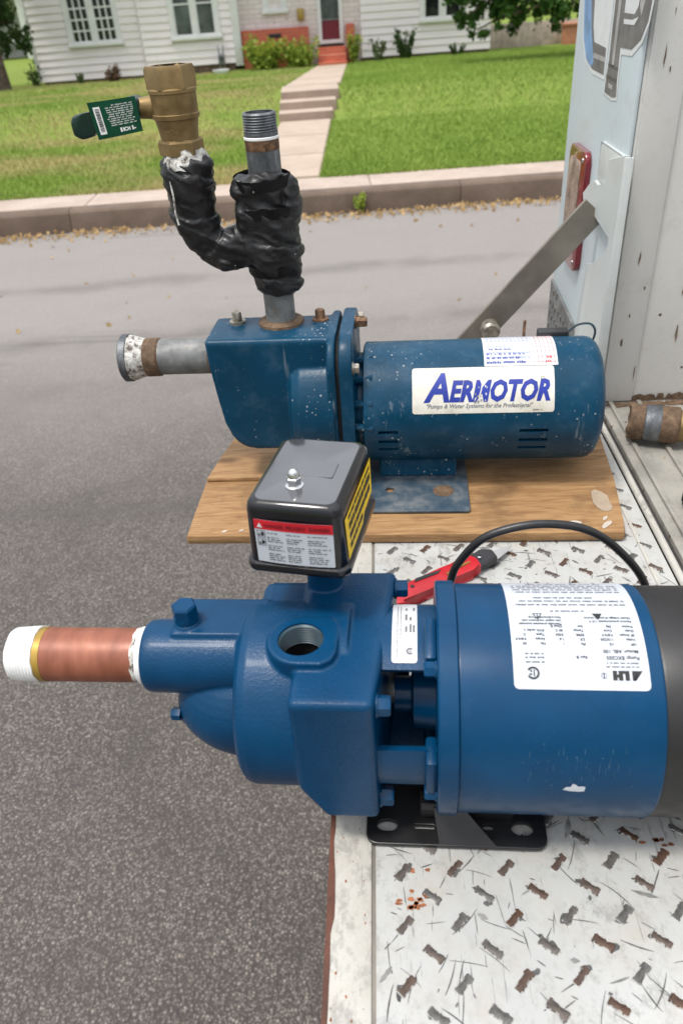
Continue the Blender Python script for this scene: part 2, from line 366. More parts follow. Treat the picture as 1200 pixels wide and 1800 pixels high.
def leafmat(name, a, b, c3):
    t = NT(name)
    r = t.noise(9, 3, 0.6, t.co('World'))
    r2 = t.noise(60, 2, 0.5, t.co('World'))
    c = t.ramp(r, (0.3, a), (0.7, b)); c = t.mix(t.ramp(r2, (0.45, 0.0), (0.75, 0.7)), c, c3)
    t.p.inputs['Transmission Weight'].default_value = 0
    m = t.fin(c, 0.5, spec=0.3)
    tr = t.n('BsdfTranslucent', {'Color': c}); mx = t.n('MixShader', {0: 0.35})
    t.t.links.new(t.p.outputs[0], mx.inputs[1]); t.t.links.new(tr.outputs[0], mx.inputs[2]); t.t.links.new(mx.outputs[0], t.out.inputs[0])
    M[name] = m
leafmat('leaf_maple', (0.022, 0.075, 0.012), (0.060, 0.145, 0.022), (0.095, 0.190, 0.030))
leafmat('leaf_dark', (0.020, 0.055, 0.012), (0.055, 0.110, 0.022), (0.090, 0.150, 0.030))
leafmat('leaf_lime', (0.190, 0.290, 0.035), (0.330, 0.420, 0.060), (0.430, 0.460, 0.100))
leafmat('leaf_sage', (0.080, 0.130, 0.045), (0.160, 0.210, 0.085), (0.230, 0.250, 0.120))
leafmat('leaf_brown', (0.090, 0.050, 0.028), (0.170, 0.095, 0.055), (0.230, 0.140, 0.085))
leafmat('leaf_dry', (0.40, 0.25, 0.10), (0.58, 0.40, 0.19), (0.64, 0.50, 0.28))
leafmat('petal_yellow', (0.55, 0.36, 0.03), (0.70, 0.50, 0.06), (0.62, 0.30, 0.04))
simple('bark', (0.095, 0.068, 0.050), 0.9, var=0.3, scale=12, bump=0.9, bscale=30, bd=0.02)
simple('stem_green', (0.10, 0.14, 0.04), 0.7, var=0.2)

t = NT('siding_paint'); P = t.co('World')
c = t.ramp(t.noise(1.4, 5, 0.6, P), (0.3, (0.81, 0.745, 0.745)), (0.7, (0.86, 0.80, 0.80)))
c = t.mix(t.ramp(t.noise(8, 5, 0.7, t.co('World', scale=(0.5, 0.5, 4.0))), (0.52, 0.0), (0.8, 0.22)), c, (0.40, 0.36, 0.34))
M['siding_paint'] = t.fin(c, 0.6)
simple('trim_white', (0.74, 0.74, 0.73), 0.5, var=0.03, scale=5)
t = NT('brick_white'); P = t.co('Object')
bt = t.n('TexBrick', {'Vector': t.co('Object', rot=(R(90), 0, 0)), 'Color1': (0.78, 0.72, 0.70, 1), 'Color2': (0.70, 0.63, 0.61, 1), 'Mortar': (0.58, 0.50, 0.47, 1), 'Scale': 1.0, 'Mortar Size': 0.008, 'Brick Width': 0.26, 'Row Height': 0.085})
rb = t.mix(t.ramp(t.noise(7, 4, 0.7, t.co('Object', scale=(1, 1, 2.6))), (0.60, 0.0), (0.68, 0.55)), bt.outputs[0], (0.27, 0.17, 0.13))
t.bump(bt.outputs[1], -0.4, 0.01)
M['brick_white'] = t.fin(rb, 0.8)
t = NT('brick_red')
bt = t.n('TexBrick', {'Vector': t.co('Object', rot=(R(90), 0, 0)), 'Color1': (0.50, 0.110, 0.055, 1), 'Color2': (0.40, 0.080, 0.042, 1), 'Mortar': (0.42, 0.17, 0.11, 1), 'Scale': 1.0, 'Mortar Size': 0.006, 'Brick Width': 0.2, 'Row Height': 0.066})
t.bump(bt.outputs[1], -0.4, 0.006)
M['brick_red'] = t.fin(bt.outputs[0], 0.8)
simple('foundation', (0.155, 0.105, 0.08), 0.85, var=0.25, scale=6)
simple('window_glass', (0.012, 0.014, 0.016), 0.07, var=0.3, scale=3, coat=0.3)
simple('window_glass_grey', (0.075, 0.090, 0.090), 0.08, var=0.3, scale=3)
simple('door_maroon', (0.155, 0.010, 0.028), 0.4)
simple('plaque_dark', (0.02, 0.022, 0.025), 0.4)
simple('mail_gold', (0.40, 0.27, 0.07), 0.45, 0.3)
simple('roof_shingle', (0.10, 0.09, 0.085), 0.9, var=0.3, scale=4)
simple('meter_gray', (0.20, 0.21, 0.22), 0.5, 0.3)
simple('fence_wood', (0.46, 0.37, 0.32), 0.8, var=0.15, scale=5)
simple('terracotta', (0.42, 0.18, 0.10), 0.8)
simple('far_wall', (0.55, 0.55, 0.53), 0.7)

# ------------------------------------------------------------------ mesh helpers
def shade(me, ang=35):
    me.shade_smooth()
    if ang is not None: me.set_sharp_from_angle(angle=R(ang))
def obj(name, me, mat=None, parent=None, smooth=35):
    if isinstance(me, bmesh.types.BMesh):
        bm = me
        bmesh.ops.recalc_face_normals(bm, faces=bm.faces)
        me = bpy.data.meshes.new(name); bm.to_mesh(me); bm.free()
    if smooth is not None: shade(me, smooth)
    if mat is not None:
        me.materials.clear()
        for m_ in (mat if isinstance(mat, (list, tuple)) else [mat]): me.materials.append(M[m_] if isinstance(m_, str) else m_)
    o = bpy.data.objects.new(name, me); COL.objects.link(o)
    if parent is not None: o.parent = parent
    return o
def tag(o, label=None, cat=None, group=None, kind=None):
    for k, v in (('label', label), ('category', cat), ('group', group), ('kind', kind)):
        if v: o[k] = v
    return o
def thing(name, loc, rz=0.0, **kw):
    o = bpy.data.objects.new(name, None); COL.objects.link(o)
    o.empty_display_size = 0.05; o.location = loc; o.rotation_euler = (0, 0, rz)
    return tag(o, **kw)
def B(): return bmesh.new()
def _new(bm, n0): bm.verts.ensure_lookup_table(); return bm.verts[n0:]
def box(bm, x0, x1, y0, y1, z0, z1, bev=0.0, seg=2, mat=None):
    n0 = len(bm.verts)
    P = [(x, y, z) for z in (z0, z1) for y in (y0, y1) for x in (x0, x1)]
    v = [bm.verts.new(p) for p in P]
    fs = [bm.faces.new([v[i] for i in f]) for f in ((0, 2, 3, 1), (4, 5, 7, 6), (0, 1, 5, 4), (2, 6, 7, 3), (0, 4, 6, 2), (1, 3, 7, 5))]
    if bev:
        es = list({e for f in fs for e in f.edges})
        bmesh.ops.bevel(bm, geom=es, offset=bev, segments=seg, profile=0.5, affect='EDGES')
    vs = _new(bm, n0) if not bev else [x for x in bm.verts if x.index == -1 or True][n0:]
    if mat is not None:
        for q in vs: q.co = mat @ q.co
    return vs
def prism(bm, poly, a0, a1, plane='xz', bev=0.0, seg=2):
    """closed polygon in a plane, extruded along the third axis from a0 to a1"""
    def pt(p, a):
        return {'xz': (p[0], a, p[1]), 'xy': (p[0], p[1], a), 'yz': (a, p[0], p[1])}[plane]
    n0 = len(bm.verts)
    lo = [bm.verts.new(pt(p, a0)) for p in poly]; hi = [bm.verts.new(pt(p, a1)) for p in poly]
    fs = [bm.faces.new(lo), bm.faces.new(hi)]
    n = len(poly)
    for i in range(n): fs.append(bm.faces.new((lo[i], lo[(i + 1) % n], hi[(i + 1) % n], hi[i])))
    if bev:
        es = list({e for f in fs for e in f.edges})
        bmesh.ops.bevel(bm, geom=es, offset=bev, segments=seg, profile=0.5, affect='EDGES', clamp_overlap=True)
def lathe(bm, prof, c=(0, 0, 0), axis='X', seg=48, cap=True, a0=0.0, a1=2 * math.pi):
    """prof: (position along axis, radius); angle 0 = +Z for axis X"""
    full = abs(a1 - a0 - 2 * math.pi) < 1e-6
    n = seg if full else seg + 1
    rings = []
    for t_, r_ in prof:
        ring = []
        for i in range(n):
            a = a0 + (a1 - a0) * i / seg
            s_, c_ = math.sin(a) * r_, math.cos(a) * r_
            p = {'X': (t_, -s_, c_), 'Y': (s_, t_, c_), 'Z': (c_, s_, t_)}[axis]
            ring.append(bm.verts.new((p[0] + c[0], p[1] + c[1], p[2] + c[2])))
        rings.append(ring)
    m = n if full else n - 1
    for A_, B_ in zip(rings, rings[1:]):
        for i in range(m): bm.faces.new((A_[i], A_[(i + 1) % n], B_[(i + 1) % n], B_[i]))
    if cap and full:
        if prof[0][1] > 1e-6: bm.faces.new(rings[0])
        if prof[-1][1] > 1e-6: bm.faces.new(rings[-1])
    return rings
def tube(bm, pts, rad, seg=12, cap=True):
    pts = [Vector(p) for p in pts]; rings = []
    if not callable(rad):
        r0 = rad; rad = lambda s_: r0
    prev = None
    for i, p in enumerate(pts):
        d = (pts[min(i + 1, len(pts) - 1)] - pts[max(i - 1, 0)]).normalized()
        if prev is None:
            u = d.orthogonal().normalized()
        else:
            u = (prev - d * prev.dot(d)).normalized()
        prev = u; v = d.cross(u)
        r_ = rad(i / (len(pts) - 1))
        rings.append([bm.verts.new(p + (u * math.cos(2 * math.pi * k / seg) + v * math.sin(2 * math.pi * k / seg)) * r_) for k in range(seg)])
    for A_, B_ in zip(rings, rings[1:]):
        for k in range(seg): bm.faces.new((A_[k], A_[(k + 1) % seg], B_[(k + 1) % seg], B_[k]))
    if cap: bm.faces.new(rings[0]); bm.faces.new(rings[-1])
def curve_pts(ctrl, n=10):
    """Catmull-Rom through the control points"""
    c = [Vector(p) for p in ctrl]; c = [2 * c[0] - c[1]] + c + [2 * c[-1] - c[-2]]; out = []
    for i in range(1, len(c) - 2):
        for k in range(n):
            t_ = k / n; p0, p1, p2, p3 = c[i - 1:i + 3]
            out.append(0.5 * ((2 * p1) + (p2 - p0) * t_ + (2 * p0 - 5 * p1 + 4 * p2 - p3) * t_ ** 2 + (3 * p1 - p0 - 3 * p2 + p3) * t_ ** 3))
    return out + [c[-2]]
def ellipsoid(bm, c, r, seg=32):
    m_ = Matrix.Translation(c) @ Matrix.Diagonal((r[0], r[1], r[2], 1))
    bmesh.ops.create_uvsphere(bm, u_segments=seg, v_segments=seg // 2, radius=1, matrix=m_)
def hexbolt(bm, c, axis, r, h, washer=None):
    d = {'X': (1, 0, 0), 'Y': (0, 1, 0), 'Z': (0, 0, 1)}[axis]
    i = 'XYZ'.index(axis)
    if washer: lathe(bm, [(c[i] , washer), (c[i] + (0.0012 if h > 0 else -0.0012), washer)], tuple(0 if k == i else c[k] for k in range(3)), axis, 20)
    lathe(bm, [(c[i], r), (c[i] + h * 0.85, r), (c[i] + h, r * 0.86)], tuple(0 if k == i else c[k] for k in range(3)), axis, 6)
def evaluated(bm, name, mods):
    """run modifiers over a mesh, return the finished mesh"""
    bmesh.ops.recalc_face_normals(bm, faces=bm.faces)
    me = bpy.data.meshes.new(name + '_src'); bm.to_mesh(me); bm.free()
    o = bpy.data.objects.new(name + '_src', me); COL.objects.link(o)
    for kind, kw in mods:
        m_ = o.modifiers.new(kind, kind)
        for k, v in kw.items(): setattr(m_, k, v)
    dg = bpy.context.evaluated_depsgraph_get(); dg.update()
    out = bpy.data.meshes.new_from_object(o.evaluated_get(dg)); out.name = name
    bpy.data.objects.remove(o); bpy.data.meshes.remove(me)
    return out
def cutter(bm):
    bmesh.ops.recalc_face_normals(bm, faces=bm.faces)
    me = bpy.data.meshes.new('cut'); bm.to_mesh(me); bm.free()
    o = bpy.data.objects.new('cut', me); COL.objects.link(o); return o
def drop(o):
    me = o.data; bpy.data.objects.remove(o); bpy.data.meshes.remove(me)
def rrect(x0, x1, y0, y1, r, n=5):
    out = []
    for cx, cy, a in ((x1 - r, y1 - r, 0), (x0 + r, y1 - r, 90), (x0 + r, y0 + r, 180), (x1 - r, y0 + r, 270)):
        for k in range(n + 1):
            t_ = R(a + 90 * k / n); out.append((cx + r * math.cos(t_), cy + r * math.sin(t_)))
    return out
def circle(cx, cy, rx, ry=None, n=24):
    ry = ry or rx
    return [(cx + rx * math.cos(2 * math.pi * k / n), cy + ry * math.sin(2 * math.pi * k / n)) for k in range(n)]
def plate(name, outer, holes, thick, mat, parent, z=0.0, bevel=0.0006):
    cu = bpy.data.curves.new(name, 'CURVE'); cu.dimensions = '2D'; cu.fill_mode = 'BOTH'; cu.extrude = thick / 2 - bevel; cu.bevel_depth = bevel; cu.bevel_resolution = 1
    for poly in [outer] + holes:
        s_ = cu.splines.new('POLY'); s_.points.add(len(poly) - 1); s_.use_cyclic_u = True
        for p, q in zip(s_.points, poly): p.co = (q[0], q[1], 0, 1)
    o = bpy.data.objects.new(name, cu); COL.objects.link(o)
    dg = bpy.context.evaluated_depsgraph_get(); dg.update()
    me = bpy.data.meshes.new_from_object(o.evaluated_get(dg)); bpy.data.objects.remove(o); bpy.data.curves.remove(cu)
    me.transform(Matrix.Translation((0, 0, z + thick / 2)))
    return obj(name, me, mat, parent, 30)

# flat print: text, bars -> bmesh in the (a, b) plane
def text2d(bm, s, x, y, size, bold=0.0, shear=0.0, align='LEFT', sx=1.0, rot=0.0):
    cu = bpy.data.curves.new('txt', 'FONT'); cu.body = s; cu.size = size; cu.offset = bold; cu.shear = shear
    cu.align_x = align; cu.resolution_u = 2; cu.fill_mode = 'FRONT'
    o = bpy.data.objects.new('txt', cu); COL.objects.link(o)
    dg = bpy.context.evaluated_depsgraph_get(); dg.update()
    me = bpy.data.meshes.new_from_object(o.evaluated_get(dg)); bpy.data.objects.remove(o); bpy.data.curves.remove(cu)
    c_, s_ = math.cos(rot), math.sin(rot)
    vs = []
    for v in me.vertices:
        a, b = v.co.x * sx, v.co.y
        vs.append(bm.verts.new((x + a * c_ - b * s_, y + a * s_ + b * c_, 0)))
    for p in me.polygons:
        try: bm.faces.new([vs[i] for i in p.vertices])
        except ValueError: pass
    bpy.data.meshes.remove(me)
def rect2d(bm, x0, x1, y0, y1, sh=0.0):
    bm.faces.new([bm.verts.new(p) for p in ((x0, y0, 0), (x1, y0, 0), (x1 + sh, y1, 0), (x0 + sh, y1, 0))])
def poly2d(bm, pts): bm.faces.new([bm.verts.new((p[0], p[1], 0)) for p in pts])
def ring2d(bm, cx, cy, r0, r1, a0=0, a1=360, n=18):
    for k in range(n):
        t0, t1 = R(a0 + (a1 - a0) * k / n), R(a0 + (a1 - a0) * (k + 1) / n)
        bm.faces.new([bm.verts.new((cx + r * math.cos(t_), cy + r * math.sin(t_), 0)) for r, t_ in ((r0, t0), (r1, t0), (r1, t1), (r0, t1))])
def words(bm, x0, x1, y, h, rng, wl=(1.5, 4.5)):
    """a row of illegibly small words"""
    x = x0
    while x < x1 - h:
        L = min(h * rng.uniform(*wl), x1 - x)
        k = x
        while k < x + L - h * 0.3:
            wd = h * rng.uniform(0.25, 0.45)
            rect2d(bm, k, min(k + wd, x + L), y + h * rng.uniform(-0.05, 0.12), y + h * rng.uniform(0.65, 0.95)); k += wd + h * 0.16
        x += L + h * 0.7
def wrap(bm, fn, maxlen=0.003):
    bmesh.ops.triangulate(bm, faces=bm.faces)
    for _ in range(5):
        es = [e for e in bm.edges if e.calc_length() > maxlen]
        if not es: break
        bmesh.ops.subdivide_edges(bm, edges=es, cuts=1)
        bmesh.ops.triangulate(bm, faces=bm.faces)
    for v in bm.verts: v.co = fn(v.co.x, v.co.y)
    return bm
def cylfn(Rr, zc, up=0.0, arc0=0.0, flip=False):
    """(a along the axis, b = height up the label measured along the surface) -> point on a cylinder round the x axis"""
    def fn(a, b):
        th = arc0 - b / Rr
        return Vector((a, -(Rr + up) * math.sin(th), zc + (Rr + up) * math.cos(th)))
    return fn
def sticker(name, x0, x1, b0, b1, fn_edge, mat, parent, rad=0.002, nb=24, thick=0.0003):
    """curved label patch with rounded corners and a thin edge"""
    bm = B()
    xs = sorted(set([x0 + rad * (1 - math.cos(R(a))) for a in (0, 22, 45, 67, 90)] + [x1 - rad * (1 - math.cos(R(a))) for a in (0, 22, 45, 67, 90)] + [x0 + rad + (x1 - x0 - 2 * rad) * k / 6 for k in range(1, 6)]))
    cols = []
    for x in xs:
        d = rad - min(rad, x - x0, x1 - x); cut = rad - math.sqrt(max(0, rad * rad - d * d))
        lo, hi = b0 + cut, b1 - cut
        cols.append([bm.verts.new(fn_edge(x, lo + (hi - lo) * k / nb)) for k in range(nb + 1)])
    for A_, B_ in zip(cols, cols[1:]):
        for k in range(nb): bm.faces.new((A_[k], B_[k], B_[k + 1], A_[k + 1]))
    o = obj(name, bm, mat, parent, None); o.data.shade_smooth()
    return o

# ------------------------------------------------------------------ the street (frame turned 3.9 degrees to the truck)
BA = R(3.9); _c, _s = math.cos(BA), math.sin(BA)
def W(bx, by, z=0.0): return (bx * _c - by * _s, bx * _s + by * _c, z)
def street(name, bm, mat, kind='structure', smooth=30):
    o = obj(name, bm, mat, None, smooth); o.rotation_euler = (0, 0, BA)
    if kind: o['kind'] = kind
    return o
KF, KZ, SB = 6.63, 0.17, 7.30           # kerb face, kerb height, back of the pavement
def ground_z(bx, by):
    """height of the garden"""
    pts = ((SB, KZ + 0.0), (9.6, 0.172), (10.55, 0.185), (11.75, 0.445), (14.5, 0.375), (19.0, 0.20), (45, 0.2))
    z = pts[-1][1]
    for (a, za), (b, zb) in zip(pts, pts[1:]):
        if by <= b:
            t_ = max(0, (by - a) / (b - a)); t_ = t_ * t_ * (3 - 2 * t_); z = za + (zb - za) * t_; break
    return z + 0.05 * noise.noise(Vector((bx * 0.4, by * 0.4, 0.0))) * min(1, max(0, by - SB)) * 0.6 * min(1, max(0.0, abs(bx - 0.0) - 0.7))
bm = B(); box(bm, -160, 160, -160, 160, -0.6, -0.04); street('ground', bm, 'lawn_soil')
bm = B(); box(bm, -60, 60, -9, KF + 0.02, -0.2, 0.0); street('road', bm, 'asphalt')
# kerb stones with open joints
kroot = thing('kerb', (0, 0, 0), BA, kind='structure')
xk = -14.3
k = 0
while xk < 14:
    L = 3.05 + 0.2 * math.sin(k * 2.1); bm = B()
    prism(bm, [(KF + 0.0, -0.1), (KF + 0.035, KZ - 0.02), (KF + 0.06, KZ + 0.002), (KF + 0.19, KZ + 0.002), (KF + 0.19, -0.1)], xk + 0.002, xk + L - 0.002, 'yz', 0.005)
    obj('kerb_stone', bm, 'kerb_concrete', kroot); xk += L; k += 1
proot = thing('pavement', (0, 0, 0), BA, kind='structure')
xk = -14
while xk < 14:
    bm = B(); box(bm, xk + 0.003, xk + 2.4 - 0.003, KF + 0.2, SB, -0.05, KZ + RNG.uniform(-0.003, 0.004), 0.006)
    obj('paving_slab', bm, 'sidewalk_concrete', proot); xk += 2.4
# lawn sheet
bm = B(); gx = [-30 + 0.5 * i for i in range(121)]; gy = [SB - 0.02 + 0.3 * j for j in range(60)] + [26, 32, 40, 60]
gv = [[bm.verts.new((x, y, ground_z(x, y) - 0.004)) for x in gx] for y in gy]
for j in range(len(gy) - 1):
    for i in range(len(gx) - 1): bm.faces.new((gv[j][i], gv[j][i + 1], gv[j + 1][i + 1], gv[j + 1][i]))
street('lawn', bm, 'lawn_soil', smooth=60)
# front walk, three steps, upper walk
walk = thing('front_walk', (0, 0, 0), BA, kind='structure')
def slab(x0, x1, x2, x3, y0, y1, z0, z1, dx=0.0):
    bm = B()
    lo = [(x0, y0, z0), (x1, y0, z0), (x3, y1, z1), (x2, y1, z1)]
    vs = [bm.verts.new(p) for p in lo] + [bm.verts.new((p[0], p[1], p[2] - 0.12)) for p in lo]
    for f in ((0, 1, 2, 3), (7, 6, 5, 4), (0, 4, 5, 1), (1, 5, 6, 2), (2, 6, 7, 3), (3, 7, 4, 0)): bm.faces.new([vs[i] for i in f])
    bmesh.ops.bevel(bm, geom=list(bm.edges), offset=0.008, segments=2, affect='EDGES')
    obj('walk_slab', bm, 'walk_concrete', walk)
yk = [SB + 0.01, 8.4, 9.55, 10.66]
def wx(y): return -0.66 + (y - SB) * 0.055
for a, b in zip(yk, yk[1:]):
    slab(wx(a), wx(a) + 0.63, wx(b), wx(b) + 0.63, a + 0.004, b - 0.004, KZ + 0.012 + (a - SB) * 0.008, KZ + 0.012 + (b - SB) * 0.008)
zs = 0.21
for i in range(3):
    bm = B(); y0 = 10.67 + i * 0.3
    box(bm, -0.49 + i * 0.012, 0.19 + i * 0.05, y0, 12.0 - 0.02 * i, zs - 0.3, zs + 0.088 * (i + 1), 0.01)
    o = obj('step', bm, ['step_concrete_shaded', 'walk_concrete'], walk)
    for p_ in o.data.polygons: p_.material_index = 1 if p_.normal.z > 0.7 else 0  # upright faces coloured darker than treads, painting in their weaker light
yk = [12.0, 13.4, 14.9, 16.4, 17.6]
for a, b in zip(yk, yk[1:]):
    l0, l1 = -0.44 + (a - 12) * 0.085, -0.44 + (b - 12) * 0.085
    r0, r1 = 0.33 + (a - 12) * 0.055, 0.33 + (b - 12) * 0.055
    slab(l0, r0, l1, r1, a + 0.004, b - 0.004, 0.472 - (a - 12) * 0.034, 0.472 - (b - 12) * 0.034)

# grass blades (one mass)
def blades(name, n, spots, mat, hgt=(0.03, 0.06), wid=0.007, kind='stuff', label=None):
    rs = np.random.RandomState(11)
    P = spots(rs, n); n = len(P)
    a = rs.uniform(0, 2 * np.pi, n); h = rs.uniform(*hgt, n); ln = rs.uniform(-0.6, 0.6, (n, 2)) * h[:, None]
    dx, dy = np.cos(a) * wid * 0.5, np.sin(a) * wid * 0.5
    V = np.empty((n, 3, 3))
    V[:, 0] = P + np.stack([dx, dy, 0 * dx], 1); V[:, 1] = P - np.stack([dx, dy, 0 * dx], 1)
    V[:, 2] = P + np.stack([ln[:, 0], ln[:, 1], h], 1)
    me = bpy.data.meshes.new(name); me.vertices.add(3 * n); me.loops.add(3 * n); me.polygons.add(n)
    me.vertices.foreach_set('co', V.reshape(-1)); me.loops.foreach_set('vertex_index', np.arange(3 * n, dtype=np.int32))
    me.polygons.foreach_set('loop_start', np.arange(0, 3 * n, 3, dtype=np.int32)); me.update(); me.validate()
    o = obj(name, me, mat, None, None); o.rotation_euler = (0, 0, BA); return o
def lawn_spots(rs, n):
    u = rs.uniform(0, 1, n); y = SB - 0.03 + (19.4 - SB) * u ** 1.35
    half = 2.2 + 0.36 * y
    x = rs.uniform(-1, 1, n) * half - 0.6
    onwalk = (y < 10.7) & (x > -0.68 + (y - SB) * 0.055) & (x < -0.02 + (y - SB) * 0.055)
    onstep = (y >= 10.6) & (y < 12.05) & (x > -0.51) & (x < 0.32)
    onup = (y >= 12) & (y < 17.7) & (x > -0.46 + (y - 12) * 0.085) & (x < 0.35 + (y - 12) * 0.055)
    k = ~(onwalk | onstep | onup); x, y = x[k], y[k]
    z = np.array([ground_z(a, b) for a, b in zip(x, y)]) - 0.006
    return np.stack([x, y, z], 1)
g = blades('grass', 330000, lawn_spots, 'grass_blades', (0.022, 0.05), 0.011)
tag(g, 'short mown grass of the front garden, dry tan patches on the left', 'grass', kind='stuff')

def leafcards(name, pts, size, mat, parent=None, seed=1, droop=0.3):
    """many small bent leaves as one mesh: two triangles each, folded on the midrib"""
    rs = np.random.RandomState(seed); n = len(pts); P = np.array(pts)
    s_ = size * rs.uniform(0.6, 1.25, n)
    a = rs.normal(size=(n, 3)); a[:, 2] -= droop; a /= np.linalg.norm(a, axis=1)[:, None]
    b = rs.normal(size=(n, 3)); b -= a * (a * b).sum(1)[:, None]; b /= np.linalg.norm(b, axis=1)[:, None]
    c_ = np.cross(a, b)
    V = np.empty((n, 4, 3))
    V[:, 0] = P - a * s_[:, None] * 0.5; V[:, 2] = P + a * s_[:, None] * 0.5
    V[:, 1] = P + (b * 0.34 + c_ * 0.12) * s_[:, None]; V[:, 3] = P + (-b * 0.34 + c_ * 0.12) * s_[:, None]
    idx = np.arange(n)[:, None] * 4 + np.array([[0, 1, 2, 0, 2, 3]])
    me = bpy.data.meshes.new(name); me.vertices.add(4 * n); me.loops.add(6 * n); me.polygons.add(2 * n)
    me.vertices.foreach_set('co', V.reshape(-1)); me.loops.foreach_set('vertex_index', idx.reshape(-1).astype(np.int32))
    me.polygons.foreach_set('loop_start', np.arange(0, 6 * n, 3, dtype=np.int32)); me.update(); me.validate()
    return obj(name, me, mat, parent, None)
# dry leaves swept into the gutter
rs = np.random.RandomState(5); pts = []
for _ in range(2600):
    x = rs.uniform(-7, 5); d = rs.uniform(0.25, 1) if math.sin(x * 1.7) + math.sin(x * 0.6 + 1) > -0.4 else rs.uniform(0, 0.5)
    if rs.uniform() > 0.35 + 0.65 * d: continue
    pts.append((x, KF - abs(rs.normal()) * 0.11 - 0.01, 0.006 + rs.uniform(0, 0.025)))
for _ in range(60): pts.append((rs.uniform(-4, 3), rs.uniform(3.2, 6.3), 0.008))
lv = leafcards('dry_leaves', pts, 0.042, 'leaf_dry', None, 3, 0); lv.rotation_euler = (0, 0, BA)
tag(lv, 'dry tan leaves swept along the gutter below the kerb', 'leaves', kind='stuff')

# ------------------------------------------------------------------ the house across the street
HY = 19.0
house = thing('house', W(0, HY, 0.0), BA, label='white clapboard house with red brick entrance across the street', cat='house')
def hp(name, bm, mat, parent=None, smooth=30): return obj(name, bm, mat, parent or house, smooth)
def hbox(name, x0, x1, y0, y1, z0, z1, mat, parent=None, bev=0.0):
    bm = B(); box(bm, x0, x1, y0, y1, z0, z1, bev); return hp(name, bm, mat, parent)
def clad(x0, x1, yf, z0, z1, holes=(), ex=0.135):
    """wall core plus every clapboard as a board of its own, cut at the window openings"""
    w_ = hbox('wall', x0 + 0.002, x1 - 0.002, yf + 0.03, yf + 2.2, z0, z1, 'siding_paint')
    z = z0
    while z < z1 - 0.02:
        segs = [(x0, x1)]
        for (a, b, c0, c1) in holes:
            if z + ex > c0 and z < c1:
                segs = [q for s_ in segs for q in ((s_[0], min(s_[1], a)), (max(s_[0], b), s_[1])) if q[1] - q[0] > 0.02]
        for a, b in segs:
            bm = B(); prism(bm, [(yf - 0.006, z), (yf + 0.028, z), (yf + 0.028, z + ex + 0.012), (yf + 0.014, z + ex + 0.012)], a, b, 'yz')
            obj('clapboard', bm, 'siding_paint', w_, 30)
        z += ex
    return w_
# left wing
clad(-5.84, -3.54, 0.0, 0.245, 3.2, [(-5.08, -3.97, 0.85, 2.2)])
hbox('foundation', -5.80, -3.5, 0.05, 2.0, -0.3, 0.245, 'foundation')
# second wing, a hand's width proud
clad(-3.54, -1.66, -0.10, 0.36, 3.2, [(-2.92, -1.90, 0.84, 2.1)])
hbox('foundation', -3.52, -1.68, -0.05, 2.0, -0.3, 0.36, 'foundation')
hbox('corner_board', -1.66, -1.50, -0.12, 0.2, 0.30, 3.2, 'trim_white', None, 0.004)
hbox('corner_board', -5.90, -5.84, -0.012, 0.1, 0.24, 3.2, 'trim_white', None, 0.004)
hbox('downpipe', -3.575, -3.545, -0.06, -0.02, 0.36, 3.2, 'siding_paint', None, 0.004)
def window(x0, x1, z0, z1, yf, cols, rows, sashes=2, glass='window_glass', trim=0.085):
    fr = thing('window', (0, 0, 0)); fr.parent = house
    bm = B()
    for a, b, c0, c1 in ((x0, x0 + trim, z0, z1), (x1 - trim, x1, z0, z1), (x0 + trim, x1 - trim, z1 - trim, z1)):
        box(bm, a, b, yf - 0.035, yf + 0.03, c0, c1)
    obj('frame', bm, 'trim_white', fr)
    bm = B(); box(bm, x0 - 0.03, x1 + 0.03, yf - 0.06, yf + 0.03, z0 - 0.04, z0 + 0.028, 0.004); obj('sill', bm, 'trim_white', fr)
    wi = (x1 - x0 - 2 * trim); mull = 0.085 if sashes > 1 else 0.0
    sw = (wi - mull * (sashes - 1)) / sashes
    zb = z0 + 0.03; zt = z1 - trim
    for s_ in range(sashes):
        a = x0 + trim + s_ * (sw + mull)
        if s_: 
            bm = B(); box(bm, a - mull, a, yf - 0.03, yf + 0.03, zb, zt); obj('mullion', bm, 'trim_white', fr)
        st = 0.035; bar = 0.03
        bm = B()
        box(bm, a, a + st, yf - 0.012, yf + 0.02, zb, zt); box(bm, a + sw - st, a + sw, yf - 0.012, yf + 0.02, zb, zt)
        box(bm, a + st, a + sw - st, yf - 0.012, yf + 0.02, zb, zb + st); box(bm, a + st, a + sw - st, yf - 0.012, yf + 0.02, zt - st, zt)
        obj('sash', bm, 'trim_white', fr)
        pw = (sw - 2 * st - bar * (cols - 1)) / cols; ph = (zt - zb - 2 * st - bar * (rows - 1)) / rows
        for c_ in range(cols):
            for r_ in range(rows):
                xx = a + st + c_ * (pw + bar); zz = zb + st + r_ * (ph + bar)
                bm = B(); box(bm, xx - 0.002, xx + pw + 0.002, yf + 0.008, yf + 0.014, zz - 0.002, zz + ph + 0.002); obj('pane', bm, glass, fr)
                if c_:
                    bm = B(); box(bm, xx - bar, xx, yf - 0.006, yf + 0.018, zz - 0.001, zz + ph + 0.001); obj('glazing_bar', bm, 'trim_white', fr)
            if c_ == 0:
                for r_ in range(1, rows):
                    zz = zb + st + r_ * (ph + bar)
                    bm = B(); box(bm, a + st, a + sw - st, yf - 0.008, yf + 0.018, zz - bar, zz); obj('glazing_bar', bm, 'trim_white', fr)
window(-5.08, -3.97, 0.87, 2.2, 0.0, 3, 6)
window(-2.92, -1.90, 0.86, 2.1, -0.10, 1, 2, glass='window_glass_grey')
